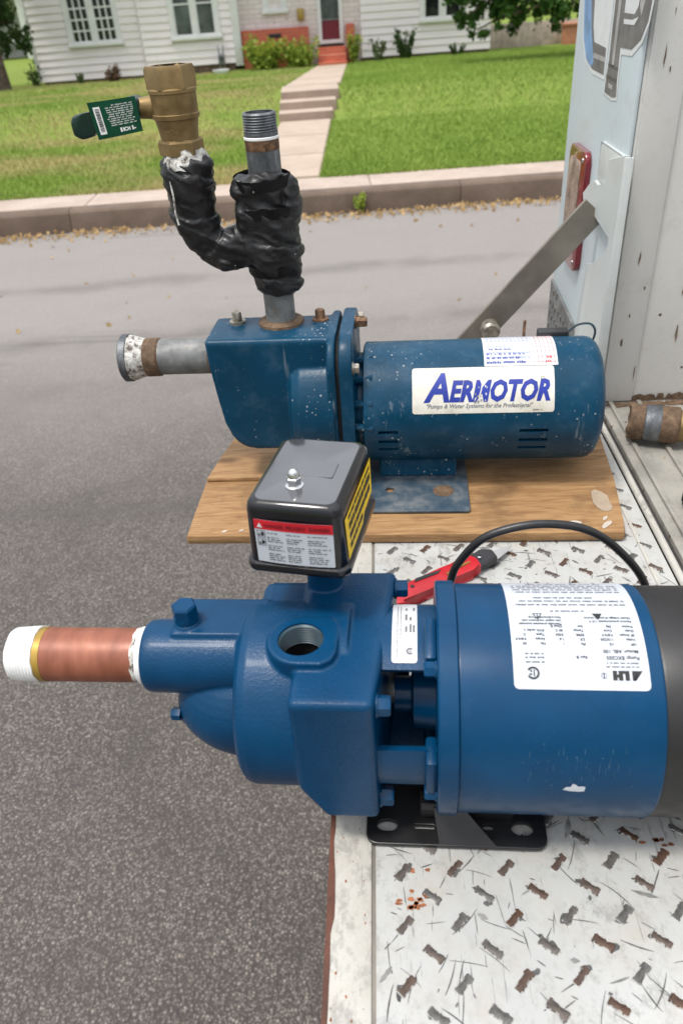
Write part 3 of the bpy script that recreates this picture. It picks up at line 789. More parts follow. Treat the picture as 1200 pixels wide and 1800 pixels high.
# brick entrance bay
hbox('brick_bay', -1.50, 0.13, 0.12, 2.2, -0.2, 3.2, 'brick_white')
hbox('brick_bay', 0.65, 1.02, 0.12, 2.2, -0.2, 3.2, 'brick_white')
hbox('brick_bay', 0.13, 0.65, 0.32, 2.2, -0.2, 3.2, 'brick_white')
hbox('brick_plinth', -1.49, -0.08, -0.06, 0.12, -0.2, 0.91, 'brick_red', None, 0.006)
hbox('brick_plinth', 0.70, 0.87, -0.06, 0.12, -0.2, 0.905, 'brick_red', None, 0.006)
window(-0.99, -0.50, 1.21, 2.0, 0.12, 1, 1, 1, glass='window_glass_grey', trim=0.10)
hbox('number_plaque', -0.92, -0.66, -0.075, -0.06, 0.755, 0.825, 'plaque_dark', None, 0.004)
hbox('mailbox', -0.295, -0.15, 0.03, 0.12, 1.03, 1.235, 'mail_gold', None, 0.01)
door = thing('door', (0, 0, 0)); door.parent = house
bm = B()
for a, b, c0, c1 in ((0.125, 0.20, 0.57, 2.3), (0.575, 0.65, 0.57, 2.3), (0.20, 0.575, 0.575, 0.64), (0.20, 0.575, 2.2, 2.3)): box(bm, a, b, 0.07, 0.125, c0, c1)
obj('door_frame', bm, 'trim_white', door)
bm = B(); box(bm, 0.20, 0.575, 0.105, 0.12, 0.64, 0.99); obj('door_panel', bm, 'door_maroon', door)
bm = B(); box(bm, 0.20, 0.575, 0.105, 0.12, 1.012, 2.2); obj('pane', bm, 'window_glass_grey', door)
bm = B(); box(bm, 0.20, 0.575, 0.09, 0.122, 0.99, 1.012); obj('door_rail', bm, 'meter_gray', door)
bm = B(); box(bm, 0.555, 0.568, 0.075, 0.105, 1.05, 1.12, 0.003); obj('handle', bm, 'steel_bare', door)
for i in range(4):
    hbox('entrance_step', 0.08, 0.67, -0.95 + i * 0.22, 0.1, -0.2, 0.17 + i * 0.115, 'brick_red', None, 0.008)
# right wing
clad(1.02, 3.75, 0.0, 0.275, 3.2, [(2.25, 3.2, 0.85, 2.1)])
hbox('foundation', 1.0, 3.72, 0.05, 2.0, -0.3, 0.275, 'foundation')
window(2.25, 3.2, 0.86, 2.1, 0.0, 1, 2)
# roof, out of the picture but over the place
bm = B(); prism(bm, [(-0.55, 3.18), (4.0, 5.2), (8.0, 3.18), (7.9, 3.05), (-0.5, 3.05)], -6.2, 4.05, 'yz'); hp('roof', bm, 'roof_shingle')
hbox('rear_wall', -5.8, 3.7, 2.1, 7.6, -0.2, 3.06, 'siding_paint')

# gas meter, white pot
gm = thing('gas_meter', W(-1.93, HY - 0.32, 0.2), BA, label='grey gas meter beside the white corner board of the house', cat='gas meter')
bm = B(); box(bm, -0.07, 0.07, -0.05, 0.05, 0.16, 0.36, 0.02); obj('meter_body', bm, 'meter_gray', gm)
bm = B(); lathe(bm, [(-0.065, 0.05), (-0.05, 0.05)], (0, 0, 0.27), 'Y', 20); obj('dial', bm, 'window_glass_grey', gm)
for sx in (-0.045, 0.045):
    bm = B(); tube(bm, curve_pts([(sx, 0, -0.1), (sx, 0, 0.2), (sx, 0.0, 0.40), (sx * 1.2, 0.03, 0.5)]), 0.014, 8); obj('pipe', bm, 'meter_gray', gm)
wp = thing('plant_tub', W(-1.93, HY - 0.75, 0.22), BA, label='small low white tub on the grass below the gas meter', cat='tub')
bm = B(); lathe(bm, [(-0.05, 0.10), (0.05, 0.17), (0.075, 0.175), (0.075, 0.155), (0.05, 0.15)], (0, 0, 0), 'Z', 24); obj('tub_body', bm, 'trim_white', wp)
bm = B(); lathe(bm, [(0.045, 0.0), (0.05, 0.152)], (0, 0, 0), 'Z', 20); obj('soil', bm, 'foundation', wp)

# plants
def shrub(name, bx, by, rx, ry, h, n, size, mat, label, cat='shrub', seed=1, stems=6, spiky=False, z=None, flowers=0, group=None):
    z = ground_z(bx, by) if z is None else z
    r_ = thing(name, W(bx, by, z), BA, label=label, cat=cat, group=group)
    rs = np.random.RandomState(seed)
    bm = B(); tips = []
    for i in range(stems):
        a = rs.uniform(0, 6.28); q = rs.uniform(0.2, 1) ** 0.5; hh = h * rs.uniform(0.55, 1.0)
        tip = Vector((math.cos(a) * rx * q * 0.9, math.sin(a) * ry * q * 0.9, hh)); tips.append(tip)
        tube(bm, curve_pts([(tip.x * 0.25, tip.y * 0.25, -0.03), (tip.x * 0.55, tip.y * 0.55, hh * 0.5), tip], 3), lambda s_: 0.008 * (1 - 0.7 * s_), 5)
    obj('stem', bm, 'stem_green', r_)
    pts = []
    for i in range(n):
        tp = tips[rs.randint(len(tips))]; s_ = rs.uniform(0.15, 1.02)
        base = Vector((tp.x * (0.3 + 0.7 * s_), tp.y * (0.3 + 0.7 * s_), tp.z * s_))
        sp = (0.05 if spiky else 0.13) * max(rx, h)
        pts.append(tuple(base + Vector(rs.normal(size=3) * sp)))
    leafcards('foliage', pts, size, mat, r_, seed)
    if flowers: leafcards('flower', [tuple(tips[rs.randint(len(tips))] + Vector(rs.normal(size=3) * 0.05)) for _ in range(flowers)], 0.05, 'petal_yellow', r_, seed + 5)['kind'] = 'stuff'
    return r_
shrub('flowering_bush', -1.02, HY - 0.5, 0.50, 0.25, 0.55, 1700, 0.085, 'leaf_lime', 'lime green bush in front of the red brick plinth, left of two', seed=2, stems=16, flowers=60)
shrub('flowering_bush', -0.28, HY - 0.5, 0.42, 0.24, 0.47, 1400, 0.085, 'leaf_lime', 'lime green bush beside the red entrance steps, right of two', seed=3, stems=14, flowers=24)
shrub('brown_shrub', -4.25, HY - 0.35, 0.17, 0.14, 0.27, 500, 0.06, 'leaf_brown', 'small round brown shrub under the many-paned window', seed=4, stems=10)
shrub('garden_plant', -4.95, HY - 0.3, 0.14, 0.1, 0.2, 160, 0.07, 'leaf_sage', 'small pale green plant at the foot of the left wing', 'plant', 5, 6, True)
shrub('garden_plant', 0.84, HY - 0.3, 0.13, 0.12, 0.58, 330, 0.075, 'leaf_lime', 'yellow green tall plant right of the red entrance steps', 'plant', 6, 6, True, flowers=14)
shrub('garden_plant', 1.35, HY - 0.35, 0.20, 0.14, 0.44, 300, 0.07, 'leaf_sage', 'thin grey green plant before the right wing, left of the tall spiky one', 'plant', 7, 7, True)
shrub('garden_plant', 1.90, HY - 0.4, 0.28, 0.16, 0.55, 620, 0.07, 'leaf_dark', 'tall spiky dark green plant before the right wing', 'plant', 8, 9, True)
shrub('garden_plant', 3.0, HY - 0.4, 0.22, 0.14, 0.22, 260, 0.06, 'leaf_dark', 'low dark plant at the right end of the house wall', 'plant', 9, 7, True)
shrub('kerb_weed', 0.285, KF - 0.02, 0.055, 0.04, 0.16, 120, 0.045, 'leaf_lime', 'green weed tuft growing from the gutter against the kerb', 'weed', 10, 9, True, z=0.0)
shrub('hedge_shrub', -6.55, 23.0, 0.8, 0.6, 0.75, 1500, 0.10, 'leaf_maple', 'green hedge shrub beyond the left corner of the house', 'shrub', 12, 14)
shrub('corner_shrub', -5.95, HY - 0.15, 0.13, 0.13, 0.38, 260, 0.06, 'leaf_dark', 'dark shrub against the left corner of the house', 'shrub', 13, 7)

# trees
def tree(name, bx, by, trunk_h, trunk_r, clumps, n, size, mat, label, seed, lean=(0, 0)):
    z = ground_z(bx, by)
    r_ = thing(name, W(bx, by, z), BA, label=label, cat='tree')
    rs = np.random.RandomState(seed)
    top = Vector((lean[0], lean[1], trunk_h)); bm = B()
    tube(bm, curve_pts([(0, 0, -0.15), (0.01, 0, 0.06), (lean[0] * 0.2, lean[1] * 0.2, trunk_h * 0.35), top], 5), lambda s_: trunk_r * (1.55 - 0.75 * min(1, s_ * 4) - 0.3 * s_), 14)
    for c_, rr in clumps:
        tip = Vector(c_); mid = top.lerp(tip, 0.5) + Vector(rs.normal(size=3) * 0.12)
        tube(bm, curve_pts([top * 0.9, mid, tip], 4), lambda s_: trunk_r * 0.42 * (1 - 0.85 * s_), 7)
    obj('trunk', bm, 'bark', r_)
    pts = []; wsum = sum(rr ** 2 for _, rr in clumps)
    for c_, rr in clumps:
        k = int(n * rr ** 2 / wsum)
        sub = [Vector(c_) + Vector(rs.normal(size=3)).normalized() * rr * rs.uniform(0.3, 1.0) for _ in range(max(4, k // 45))]
        for _ in range(k):
            q = sub[rs.randint(len(sub))]
            pts.append(tuple(q + Vector(rs.normal(size=3) * rr * 0.17)))
    leafcards('crown', pts, size, mat, r_, seed, 0.6)
    return r_
tree('maple_tree', 4.9, 14.6, 1.5, 0.14,
     [((-1.1, -0.1, 0.85), 0.36), ((-1.75, 0.0, 0.85), 0.32), ((-2.25, 0.1, 0.80), 0.28), ((-2.72, 0.0, 0.95), 0.22), ((-0.5, 0.2, 0.85), 0.36), ((-1.5, 0.3, 0.55), 0.20), ((-2.25, 0.0, 0.46), 0.17), ((-1.95, 0.0, 0.58), 0.17), ((-2.5, 0.0, 0.62), 0.15), ((-0.95, -0.2, 0.55), 0.20), ((-0.45, -0.2, 0.55), 0.24),
      ((-0.2, 0, 1.7), 0.8), ((-1.4, 0.1, 1.4), 0.6), ((-2.3, 0.1, 1.4), 0.5), ((0.9, 0.2, 1.6), 0.8), ((0.3, -0.6, 2.3), 0.8), ((0.5, 0.7, 2.4), 0.8), ((-0.6, 0.3, 2.5), 0.7), ((0.5, 0.1, 1.0), 0.5)],
     30000, 0.085, 'leaf_maple', 'leafy green tree with low hanging branches over the right lawn', 21)
tree('shade_tree', -5.98, 17.0, 1.7, 0.19,
     [((-0.45, 0.2, 1.2), 0.45), ((0.15, 0.5, 1.25), 0.34), ((-0.1, 0.8, 0.95), 0.36), ((0.12, 1.2, 0.85), 0.30), ((-0.4, -0.3, 1.9), 0.7), ((0.5, 0.4, 2.1), 0.6), ((-1.2, 0.2, 1.8), 0.7), ((0, 0.2, 2.7), 0.8)],
     9000, 0.10, 'leaf_dark', 'shade tree with thick grey brown trunk left of the house', 22)
nb = thing('neighbour_house', W(-9.6, 31, 0.2), BA, label='pale porch of a house far behind the left tree', cat='house')
bm = B(); box(bm, -3, 3, 0.5, 5, -0.2, 2.6); obj('wall', bm, 'far_wall', nb)
bm = B(); prism(bm, [(-1.2, 2.0), (2.7, 3.6), (6, 2.6), (6, 2.4), (-1.2, 1.9)], -3.3, 3.3, 'yz'); obj('roof', bm, 'roof_shingle', nb)
for x in (-2.6, -1.2, 0.2, 1.6, 2.7):
    bm = B(); box(bm, x - 0.08, x + 0.08, -1.0, -0.84, -0.2, 1.9); obj('porch_post', bm, 'trim_white', nb)
for x in (-1.9, 0.8):
    bm = B(); box(bm, x - 0.4, x + 0.4, 0.46, 0.5, 0.6, 1.6); obj('window', bm, 'window_glass', nb)
bm = B(); box(bm, -2.6, 2.7, -0.96, -0.9, 0.45, 0.62); obj('porch_rail', bm, 'trim_white', nb)
# far greenery closing the view
for i, (bx, by, rr) in enumerate(((-13.5, 38, 3.2), (-8.5, 42, 3.4), (8, 40, 3.4), (13, 36, 3.0))):
    tree('distant_tree', bx, by, 2.2, 0.22, [((-rr * 0.3, 0, 2.6), rr * 0.55), ((rr * 0.35, 0, 2.9), rr * 0.55), ((0, 0, 4.2), rr * 0.6), ((0, -0.4, 1.8), rr * 0.5)], 2600, 0.3, 'leaf_dark',
         ('distant dark tree at the far left edge behind the porch', 'distant dark tree between the far porch and the house', 'distant tree behind the garden fence, left of two', 'distant tree behind the garden fence, right of two')[i], 30 + i)
# board fence at the right end of the house
fence = thing('board_fence', W(3.9, 20.0, 0.0), BA, label='pale vertical board fence right of the house behind the tree', cat='fence')
for i in range(24):
    bm = B(); box(bm, i * 0.145, i * 0.145 + 0.138, 0.0, 0.02, 0.02, 0.66 + 0.01 * math.sin(i * 5.1), 0.002); obj('board', bm, 'fence_wood', fence)
for z in (0.16, 0.5):
    bm = B(); box(bm, 0, 3.47, 0.022, 0.06, z, z + 0.07); obj('rail', bm, 'fence_wood', fence)
for x in (0.0, 1.7, 3.4):
    bm = B(); box(bm, x, x + 0.08, 0.062, 0.14, -0.1, 0.68); obj('post', bm, 'fence_wood', fence)
pot = thing('brick_pier', W(5.68, 19.8, 0.0), BA, label='short orange brick pier at the right end of the board fence', cat='pier')
bm = B(); box(bm, -0.16, 0.22, -0.15, 0.15, -0.1, 0.55, 0.01); obj('shaft', bm, 'terracotta', pot)
bm = B(); box(bm, -0.19, 0.25, -0.18, 0.18, 0.55, 0.6, 0.008); obj('cap', bm, 'terracotta', pot)

# ------------------------------------------------------------------ the truck: tailgate, bed, side box
truck = thing('work_truck', (0.3, 0.5, 0.0), 0, label='white work truck with lowered treadplate tailgate and tail lamp', cat='truck')
def tp(name, bm, mat, parent=None, smooth=30):
    o = obj(name, bm, mat, parent or truck, smooth)
    if parent is None: o.matrix_parent_inverse = Matrix.Translation((-0.3, -0.5, 0))
    return o
T0, T1 = -0.35, 1.21
bm = B(); box(bm, -0.0175, 0.2905, T0, T1, DK - 0.006, DK); tailgate = tp('tailgate', bm, 'deck_paint')
bm = B(); box(bm, -0.0500, -0.0200, T0, T1, DK - 0.03, DK + 0.0012, 0.002); tp('rim_strip', bm, 'deck_dirty', tailgate)
bm = B(); box(bm, -0.0201, -0.0176, T0, T1, DK - 0.03, DK - 0.0012); tp('seam', bm, 'arm_steel', tailgate)
# rusty outer edge, ragged where the paint has flaked
bm = B(); n = 140; rr = random.Random(3)
lo = []; hi = []
for i in range(n + 1):
    y = T0 + (T1 - T0) * i / n
    e = 0.0016 + 0.0028 * max(0, noise.noise(Vector((y * 14, 1.3, 0)))) + 0.0012 * rr.random()
    if 0.27 < y < 0.315: e += 0.0012
    lo.append((-0.0512, y)); hi.append((-0.0500 + e, y))
for i in range(n):
    a, b, c_, d = lo[i], hi[i], hi[i + 1], lo[i + 1]
    t4 = [bm.verts.new((p[0], p[1], DK + 0.0016)) for p in (a, b, c_, d)]; bm.faces.new(t4)
    s4 = [bm.verts.new((-0.0512, q, zz)) for q, zz in ((a[1], DK + 0.0016), (d[1], DK + 0.0016), (d[1], DK - 0.032), (a[1], DK - 0.032))]; bm.faces.new(s4)
bmesh.ops.remove_doubles(bm, verts=bm.verts, dist=1e-5)
tp('rust_edge', bm, 'edge_rust', tailgate)
bm = B(); box(bm, -0.045, 0.285, T0 + 0.01, T1 - 0.01, DK - 0.045, DK - 0.0065); tp('stiffener', bm, 'chassis_dark', tailgate)
# tread lugs
def lug_mesh(seed):
    rs_ = random.Random(seed); bm = B(); L, We, Ww, h = 0.0069, 0.0028, 0.0021, 0.0015
    side_ = []
    for k in range(12):
        u_ = -1 + 2 * k / 11; wd = Ww + (We - Ww) * min(1.0, abs(u_) ** 1.5 * 1.15)
        if abs(u_) > 0.95: wd *= 0.8
        side_.append((u_ * L, wd))
    loop = [(x, w_) for x, w_ in side_] + [(x, -w_) for x, w_ in side_[::-1]]
    out = [(x + rs_.gauss(0, 0.0003), y + rs_.gauss(0, 0.00036)) for x, y in loop]; n_ = len(out)
    b_ = [bm.verts.new((x * 1.07 , y * 1.22, -0.0004)) for x, y in loop]; m_ = [bm.verts.new((x, y, h * 0.8)) for x, y in out]; t_ = [bm.verts.new((x * 0.92, y * 0.8, h)) for x, y in out]
    fl_ = []
    for k in range(n_):
        fl_.append(bm.faces.new((b_[k], b_[(k + 1) % n_], m_[(k + 1) % n_], m_[k])))
        bm.faces.new((m_[k], m_[(k + 1) % n_], t_[(k + 1) % n_], t_[k]))
    bm.faces.new(t_)
    for f in fl_:
        if rs_.random() < 0.7: f.material_index = 1
    bmesh.ops.recalc_face_normals(bm, faces=bm.faces)
    me = bpy.data.meshes.new('tread_lug'); bm.to_mesh(me); bm.free(); shade(me, 40); me.materials.append(M['lug_worn']); me.materials.append(M['deck_paint']); return me
lugs = [lug_mesh(s_) for s_ in range(7)]
rr = random.Random(9); far = B(); nl = 0
for j in range(-8, 32):
    for i in range(-1, 9):
        for fam in (0, 1):
            x = 0.0022 + 0.0365 * i + 0.0185 * fam; y = 0.3062 - 0.0376 * (8 - j) + 0.0376 * 8 - 0.0186 * fam + 0.058 * x
            y = 0.3062 + 0.0376 * j - 0.0186 * fam + 0.058 * x
            if not (-0.009 < x < 0.282 and 0.12 < y < 1.19): continue
            a = R(48 if fam == 0 else -38) + rr.uniform(-0.04, 0.04); sc = rr.uniform(0.95, 1.06)
            if y < 0.90:
                o = bpy.data.objects.new('tread_lug', lugs[rr.randrange(7)]); COL.objects.link(o); o.parent = tailgate
                o.location = (x + rr.uniform(-0.001, 0.001), y + rr.uniform(-0.001, 0.001), DK); o.rotation_euler = (0, 0, a); o.scale = (sc, sc * rr.uniform(0.85, 1.2), rr.uniform(0.7, 1.1)); nl += 1
            else:
                k0 = len(far.verts); me = lugs[rr.randrange(7)]; mt = Matrix.Translation((x, y, DK)) @ Matrix.Rotation(a, 4, 'Z')
                far.from_mesh(me); far.verts.ensure_lookup_table()
                for v in far.verts[k0:]: v.co = mt @ v.co
o = tp('tread_lug', far, ['lug_worn', 'deck_paint'], tailgate); o['kind'] = 'stuff'
# paint chipped away round the lugs
bm = B(); rr = random.Random(19)
for o_ in [q for q in bpy.data.objects if q.name.startswith('tread_lug') and q.parent == tailgate and q.location.y < 0.78]:
    for _ in range(rr.choice((1, 2, 2, 3))):
        a0_ = o_.rotation_euler.z; e_ = rr.choice((-1, 1)) * rr.uniform(0.3, 1.05) * 0.0068
        cx, cy = o_.location.x + e_ * math.cos(a0_) + rr.gauss(0, 0.0014), o_.location.y + e_ * math.sin(a0_) + rr.gauss(0, 0.0014)
        if cx < -0.012: continue
        q_ = rr.uniform(0.0008, 0.0026); an_ = a0_ + rr.gauss(0, 0.7); st_ = rr.uniform(1.0, 2.4); pl = []
        for k in range(9):
            t_ = 2 * math.pi * k / 9; f_ = rr.uniform(0.55, 1.25); x_, y_ = q_ * st_ * f_ * math.cos(t_), q_ * f_ * math.sin(t_)
            pl.append((cx + x_ * math.cos(an_) - y_ * math.sin(an_), cy + x_ * math.sin(an_) + y_ * math.cos(an_)))
        bm.faces.new([bm.verts.new((p[0], p[1], DK + 0.00025 + rr.random() * 0.0002)) for p in pl])
o = tp('paint_chip', bm, 'scrape_dark', tailgate); o['kind'] = 'stuff'
# scrapes in the paint
def scrapes(name, n, mat, lw, ww, seed, rng_xy):
    rs_ = random.Random(seed); bm = B()
    for _ in range(n):
        x, y = rs_.uniform(*rng_xy[0]), rs_.uniform(*rng_xy[1]); a = rs_.choice((0.1, 0.8, 0.95, -0.6, -0.75, 1.4, 2.6)) + rs_.uniform(-0.5, 0.5)
        L = rs_.uniform(*lw) * (0.4 if rs_.random() < 0.5 else 1); wd = rs_.uniform(*ww); cv = rs_.uniform(-9, 9)
        k = 6; L_ = []; R_ = []; z = DK + 0.0003 + rs_.random() * 0.0002
        for q in range(k + 1):
            s_ = q / k - 0.5; px = s_ * L; py = cv * px * px; w2 = wd * (1 - (2 * s_) ** 2) * rs_.uniform(0.5, 1.1) + 0.0001
            for lst, sg in ((L_, 1), (R_, -1)):
                lst.append((x + px * math.cos(a) - (py + sg * w2) * math.sin(a), y + px * math.sin(a) + (py + sg * w2) * math.cos(a), z))
        A_ = [bm.verts.new(p) for p in L_]; B_ = [bm.verts.new(p) for p in R_]
        for q in range(k): bm.faces.new((A_[q], A_[q + 1], B_[q + 1], B_[q]))
    for v in bm.verts:
        if v.co.x < -0.0165: v.co.x = -0.0165
    o = tp(name, bm, mat, tailgate); o['kind'] = 'stuff'; return o
scrapes('paint_scrape', 620, 'scrape_dark', (0.004, 0.026), (0.0001, 0.00045), 4, ((-0.012, 0.285), (0.14, 0.75)))
scrapes('paint_scuff', 110, 'scrape_grey', (0.006, 0.020), (0.0006, 0.0022), 6, ((-0.012, 0.285), (0.14, 0.75)))
bm = B()
rs_ = random.Random(8)
for cx, cy, n_ in ((0.006, 0.284, 14), (0.185, 0.332, 6), (0.21, 0.29, 5), (0.015, 0.310, 2)):
    for _ in range(n_):
        ax, ay = cx + rs_.gauss(0, 0.005), cy + rs_.gauss(0, 0.0035)
        pl = [(ax + rs_.uniform(0.5, 1.4) * 0.0022 * math.cos(k * 0.9), ay + rs_.uniform(0.5, 1.3) * 0.0016 * math.sin(k * 0.9)) for k in range(7)]
        bm.faces.new([bm.verts.new((p[0], p[1], DK + 0.0006)) for p in pl])
for _ in range(16):
    ax, ay = rs_.uniform(-0.047, -0.024), rs_.choice((0.325, 0.31, 0.26, 0.22)) + rs_.gauss(0, 0.012); q_ = rs_.uniform(0.0002, 0.0009)
    bm.faces.new([bm.verts.new((ax + q_ * rs_.uniform(0.5, 1.2) * math.cos(k * 0.9), ay + 1.6 * q_ * rs_.uniform(0.5, 1.3) * math.sin(k * 0.9), DK + 0.0015)) for k in range(7)])
o = tp('rust_spot', bm, 'scrape_rust', tailgate); o['kind'] = 'stuff'
# hinge and bed
bm = B(); box(bm, 0.2905, 0.2925, T0, T1, DK - 0.03, DK - 0.004); tp('hinge_gap', bm, 'edge_rust')
bm = B(); tube(bm, [(0.2965, T0, DK + 0.0005), (0.2965, 0.9, DK + 0.0005), (0.2965, 1.02, DK + 0.0005)], 0.0042, 12); tp('hinge_rod', bm, 'deck_dirty')
bm = B(); box(bm, 0.270, 0.2735, 0.35, 1.02, DK + 0.0003, DK + 0.0012, 0.0004); tp('weld_bead', bm, 'deck_dirty')
bm = B(); box(bm, 0.3015, 0.3095, T0, 1.02, DK - 0.03, DK - 0.008); tp('hinge_gap', bm, 'chassis_dark')  # dark strip standing in for the shade in the open gap
bm = B(); box(bm, 0.3100, 1.9, -0.45, 1.03, DK - 0.05, DK - 0.002, 0.002); bed = tp('bed_floor', bm, 'bed_grime')
for x in (0.322, 0.362, 0.46, 0.58):
    bm = B(); box(bm, x, x + 0.006, -0.44, 1.025, DK - 0.0022, DK + 0.0025, 0.001); tp('floor_rib', bm, 'bed_grime', bed)
bm = B(); box(bm, 0.31, 2.6, 1.03, 1.374, 0.62, 2.05, 0.006); side = tp('side_box', bm, 'wall_paint')
bm = B(); box(bm, 0.3035, 0.3095, 1.034, 1.374, 0.62, 2.05, 0.002); tp('rear_panel', bm, 'panel_paint')
bm = B(); box(bm, 0.3125, 0.356, 1.0262, 1.0298, DK, 2.0, 0.0015); tp('wall_flange', bm, 'wall_paint', side)
bm = B(); box(bm, 0.31, 2.6, -0.80, -0.456, 0.62, 2.05, 0.006); tp('side_box', bm, 'wall_paint')  # unseen near-side box, added to keep low sky light off the pumps
bm = B(); box(bm, 0.33, 2.5, -0.40, 1.0, 0.62, DK - 0.051, 0.01); tp('chassis', bm, 'chassis_dark')
# ragged rust where the wall meets the floor
bm = B(); rs_ = random.Random(12)
for i in range(70):
    x = rs_.uniform(0.325, 0.75); h_ = abs(rs_.gauss(0, 0.010)) + 0.002; w_ = rs_.uniform(0.004, 0.016)
    pl = [(x - w_, 0.0), (x + w_, 0.0), (x + w_ * rs_.uniform(0.3, 1), h_ * rs_.uniform(0.4, 1)), (x + w_ * rs_.uniform(-0.5, 0.3), h_), (x - w_ * rs_.uniform(0.4, 1), h_ * rs_.uniform(0.3, 0.9))]
    yw = 1.0290 - rs_.random() * 0.0008
    bm.faces.new([bm.verts.new((p[0], yw, DK - 0.001 + p[1])) for p in pl])
    q = [bm.verts.new((x + w_ * 1.2 * math.cos(k), 1.018 + 0.009 * math.sin(k) * rs_.uniform(0.4, 1.1), DK - 0.0012 + rs_.random() * 0.0004)) for k in range(6)]
    bm.faces.new(q)
o = tp('base_rust', bm, 'rust_band', side); o['kind'] = 'stuff'
bm = B(); rs_ = random.Random(41)
for _ in range(17):
    x = rs_.choice((0.3565, 0.357, 0.40, 0.335, 0.44)) + rs_.gauss(0, 0.004); z = DK + rs_.uniform(0.02, 0.48); h_ = abs(rs_.gauss(0, 0.005)) + 0.0015; w_ = rs_.uniform(0.0004, 0.0018)
    yw = 1.0256 if x < 0.355 else 1.0292
    pl = [(x + w_ * math.cos(k * 0.7) * rs_.uniform(0.4, 1.2), z + h_ * math.sin(k * 0.7) * rs_.uniform(0.5, 1.1)) for k in range(9)]
    bm.faces.new([bm.verts.new((p[0], yw - rs_.random() * 0.0003, p[1])) for p in pl])
o = tp('rust_run', bm, 'rust_band', side); o['kind'] = 'stuff'
# latch bracket
bk = [(1.0756, 1.3475), (1.004, 1.3645), (1.006, 1.2614), (1.010, 1.1374), (1.012, 1.03), (1.150, 1.03), (1.1441, 1.0967), (1.1218, 1.201), (1.0733, 1.2191), (1.0433, 1.2362), (1.0297, 1.2505), (1.0295, 1.262), (1.1046, 1.2685), (1.1822, 1.2737), (1.1894, 1.2832), (1.1627, 1.2996), (1.1324, 1.3115), (1.1155, 1.308), (1.0811, 1.3154), (1.0743, 1.3251), (1.0722, 1.3363)]
bm = B(); prism(bm, bk, 0.2935, 0.2985, 'yz', 0.0008, 1); brk = tp('latch_bracket', bm, 'bracket_paint')
bm = B(); box(bm, 0.2925, 0.303, 1.001, 1.0045, 1.03, 1.362, 0.0008); tp('bracket_lip', bm, 'bracket_paint', brk)
bm = B(); box(bm, 0.2995, 0.3034, 1.02, 1.145, 1.29, 1.358, 0.004); tp('striker_plate', bm, 'bracket_paint', brk)
# tail lamp
bm = B(); prism(bm, rrect(1.196, 1.300, 1.164, 1.334, 0.014), 0.2945, 0.303, 'yz', 0.003, 2); lamp = tp('tail_lamp', bm, 'lens_red')
bm = B(); prism(bm, rrect(1.222, 1.290, 1.184, 1.318, 0.010), 0.2932, 0.2955, 'yz', 0.0008, 1); tp('lens', bm, 'lens_faded', lamp)
for z in (1.176, 1.322):
    bm = B(); lathe(bm, [(0.2928, 0.0035), (0.2946, 0.0038)], (0, 1.212, z), 'X', 14); tp('screw', bm, 'steel_bare', lamp)
for k in range(7):
    bm = B(); y_ = 1.230 + k * 0.0088; box(bm, 0.2926, 0.2933, y_, y_ + 0.0035, 1.19, 1.312, 0.0003, 1); tp('lens_rib', bm, 'lens_faded', lamp)
# support arm of the tailgate
A0, A1 = Vector((0.2945, 1.118, 1.279)), Vector((0.100, 1.118, DK + 0.030))
dirv = (A1 - A0).normalized(); nrm = Vector((-dirv.z, 0, dirv.x)).normalized()
bm = B(); hw = 0.0195; pl = []
for k in range(9):
    a = math.pi * k / 8; pl.append(A1 + nrm * hw * math.cos(a) + dirv * hw * math.sin(a))
pl = [A0 + nrm * hw] + pl + [A0 - nrm * hw]
prism(bm, [(p.x, p.z) for p in pl], 1.112, 1.118, 'xz', 0.001, 1); arm = tp('support_arm', bm, 'arm_steel')
bm = B(); lathe(bm, [(1.090, 0.011), (1.094, 0.014), (1.1115, 0.014)], (0.158, 0, DK + 0.088), 'Y', 20); tp('arm_pivot', bm, 'zinc_bolt', arm)
bm = B(); lathe(bm, [(1.085, 0.008), (1.125, 0.008)], (A1.x, 0, A1.z), 'Y', 16); tp('arm_pin', bm, 'zinc_bolt', arm)
bm = B(); box(bm, A1.x - 0.02, A1.x + 0.02, 1.119, 1.127, DK - 0.001, DK + 0.045, 0.003); tp('arm_lug', bm, 'deck_paint', arm)
# corner guard of treadplate on the rear panel
bm = B(); prism(bm, [(1.372, 1.10), (1.372, 0.80), (1.10, 0.80), (1.15, 1.075), (1.1735, 1.083)], 0.2995, 0.303, 'yz', 0.0006, 1)
guard = tp('corner_guard', bm, 'galvanised')
for i in range(9):
    for j in range(7):
        y, z = 1.36 - i * 0.022, 1.085 - j * 0.022
        if (1.372 - y) * 0.09 > 1.098 - z - 0.006 : continue
        o = bpy.data.objects.new('tread_lug', lugs[(i + j) % 7]); COL.objects.link(o); o.parent = guard
        o.location = (0.2995, y, z); o.rotation_euler = Euler((0.8 if (i + j) % 2 else -0.8, R(-90), 0), 'XYZ'); o.scale = (0.6, 0.6, 0.6)
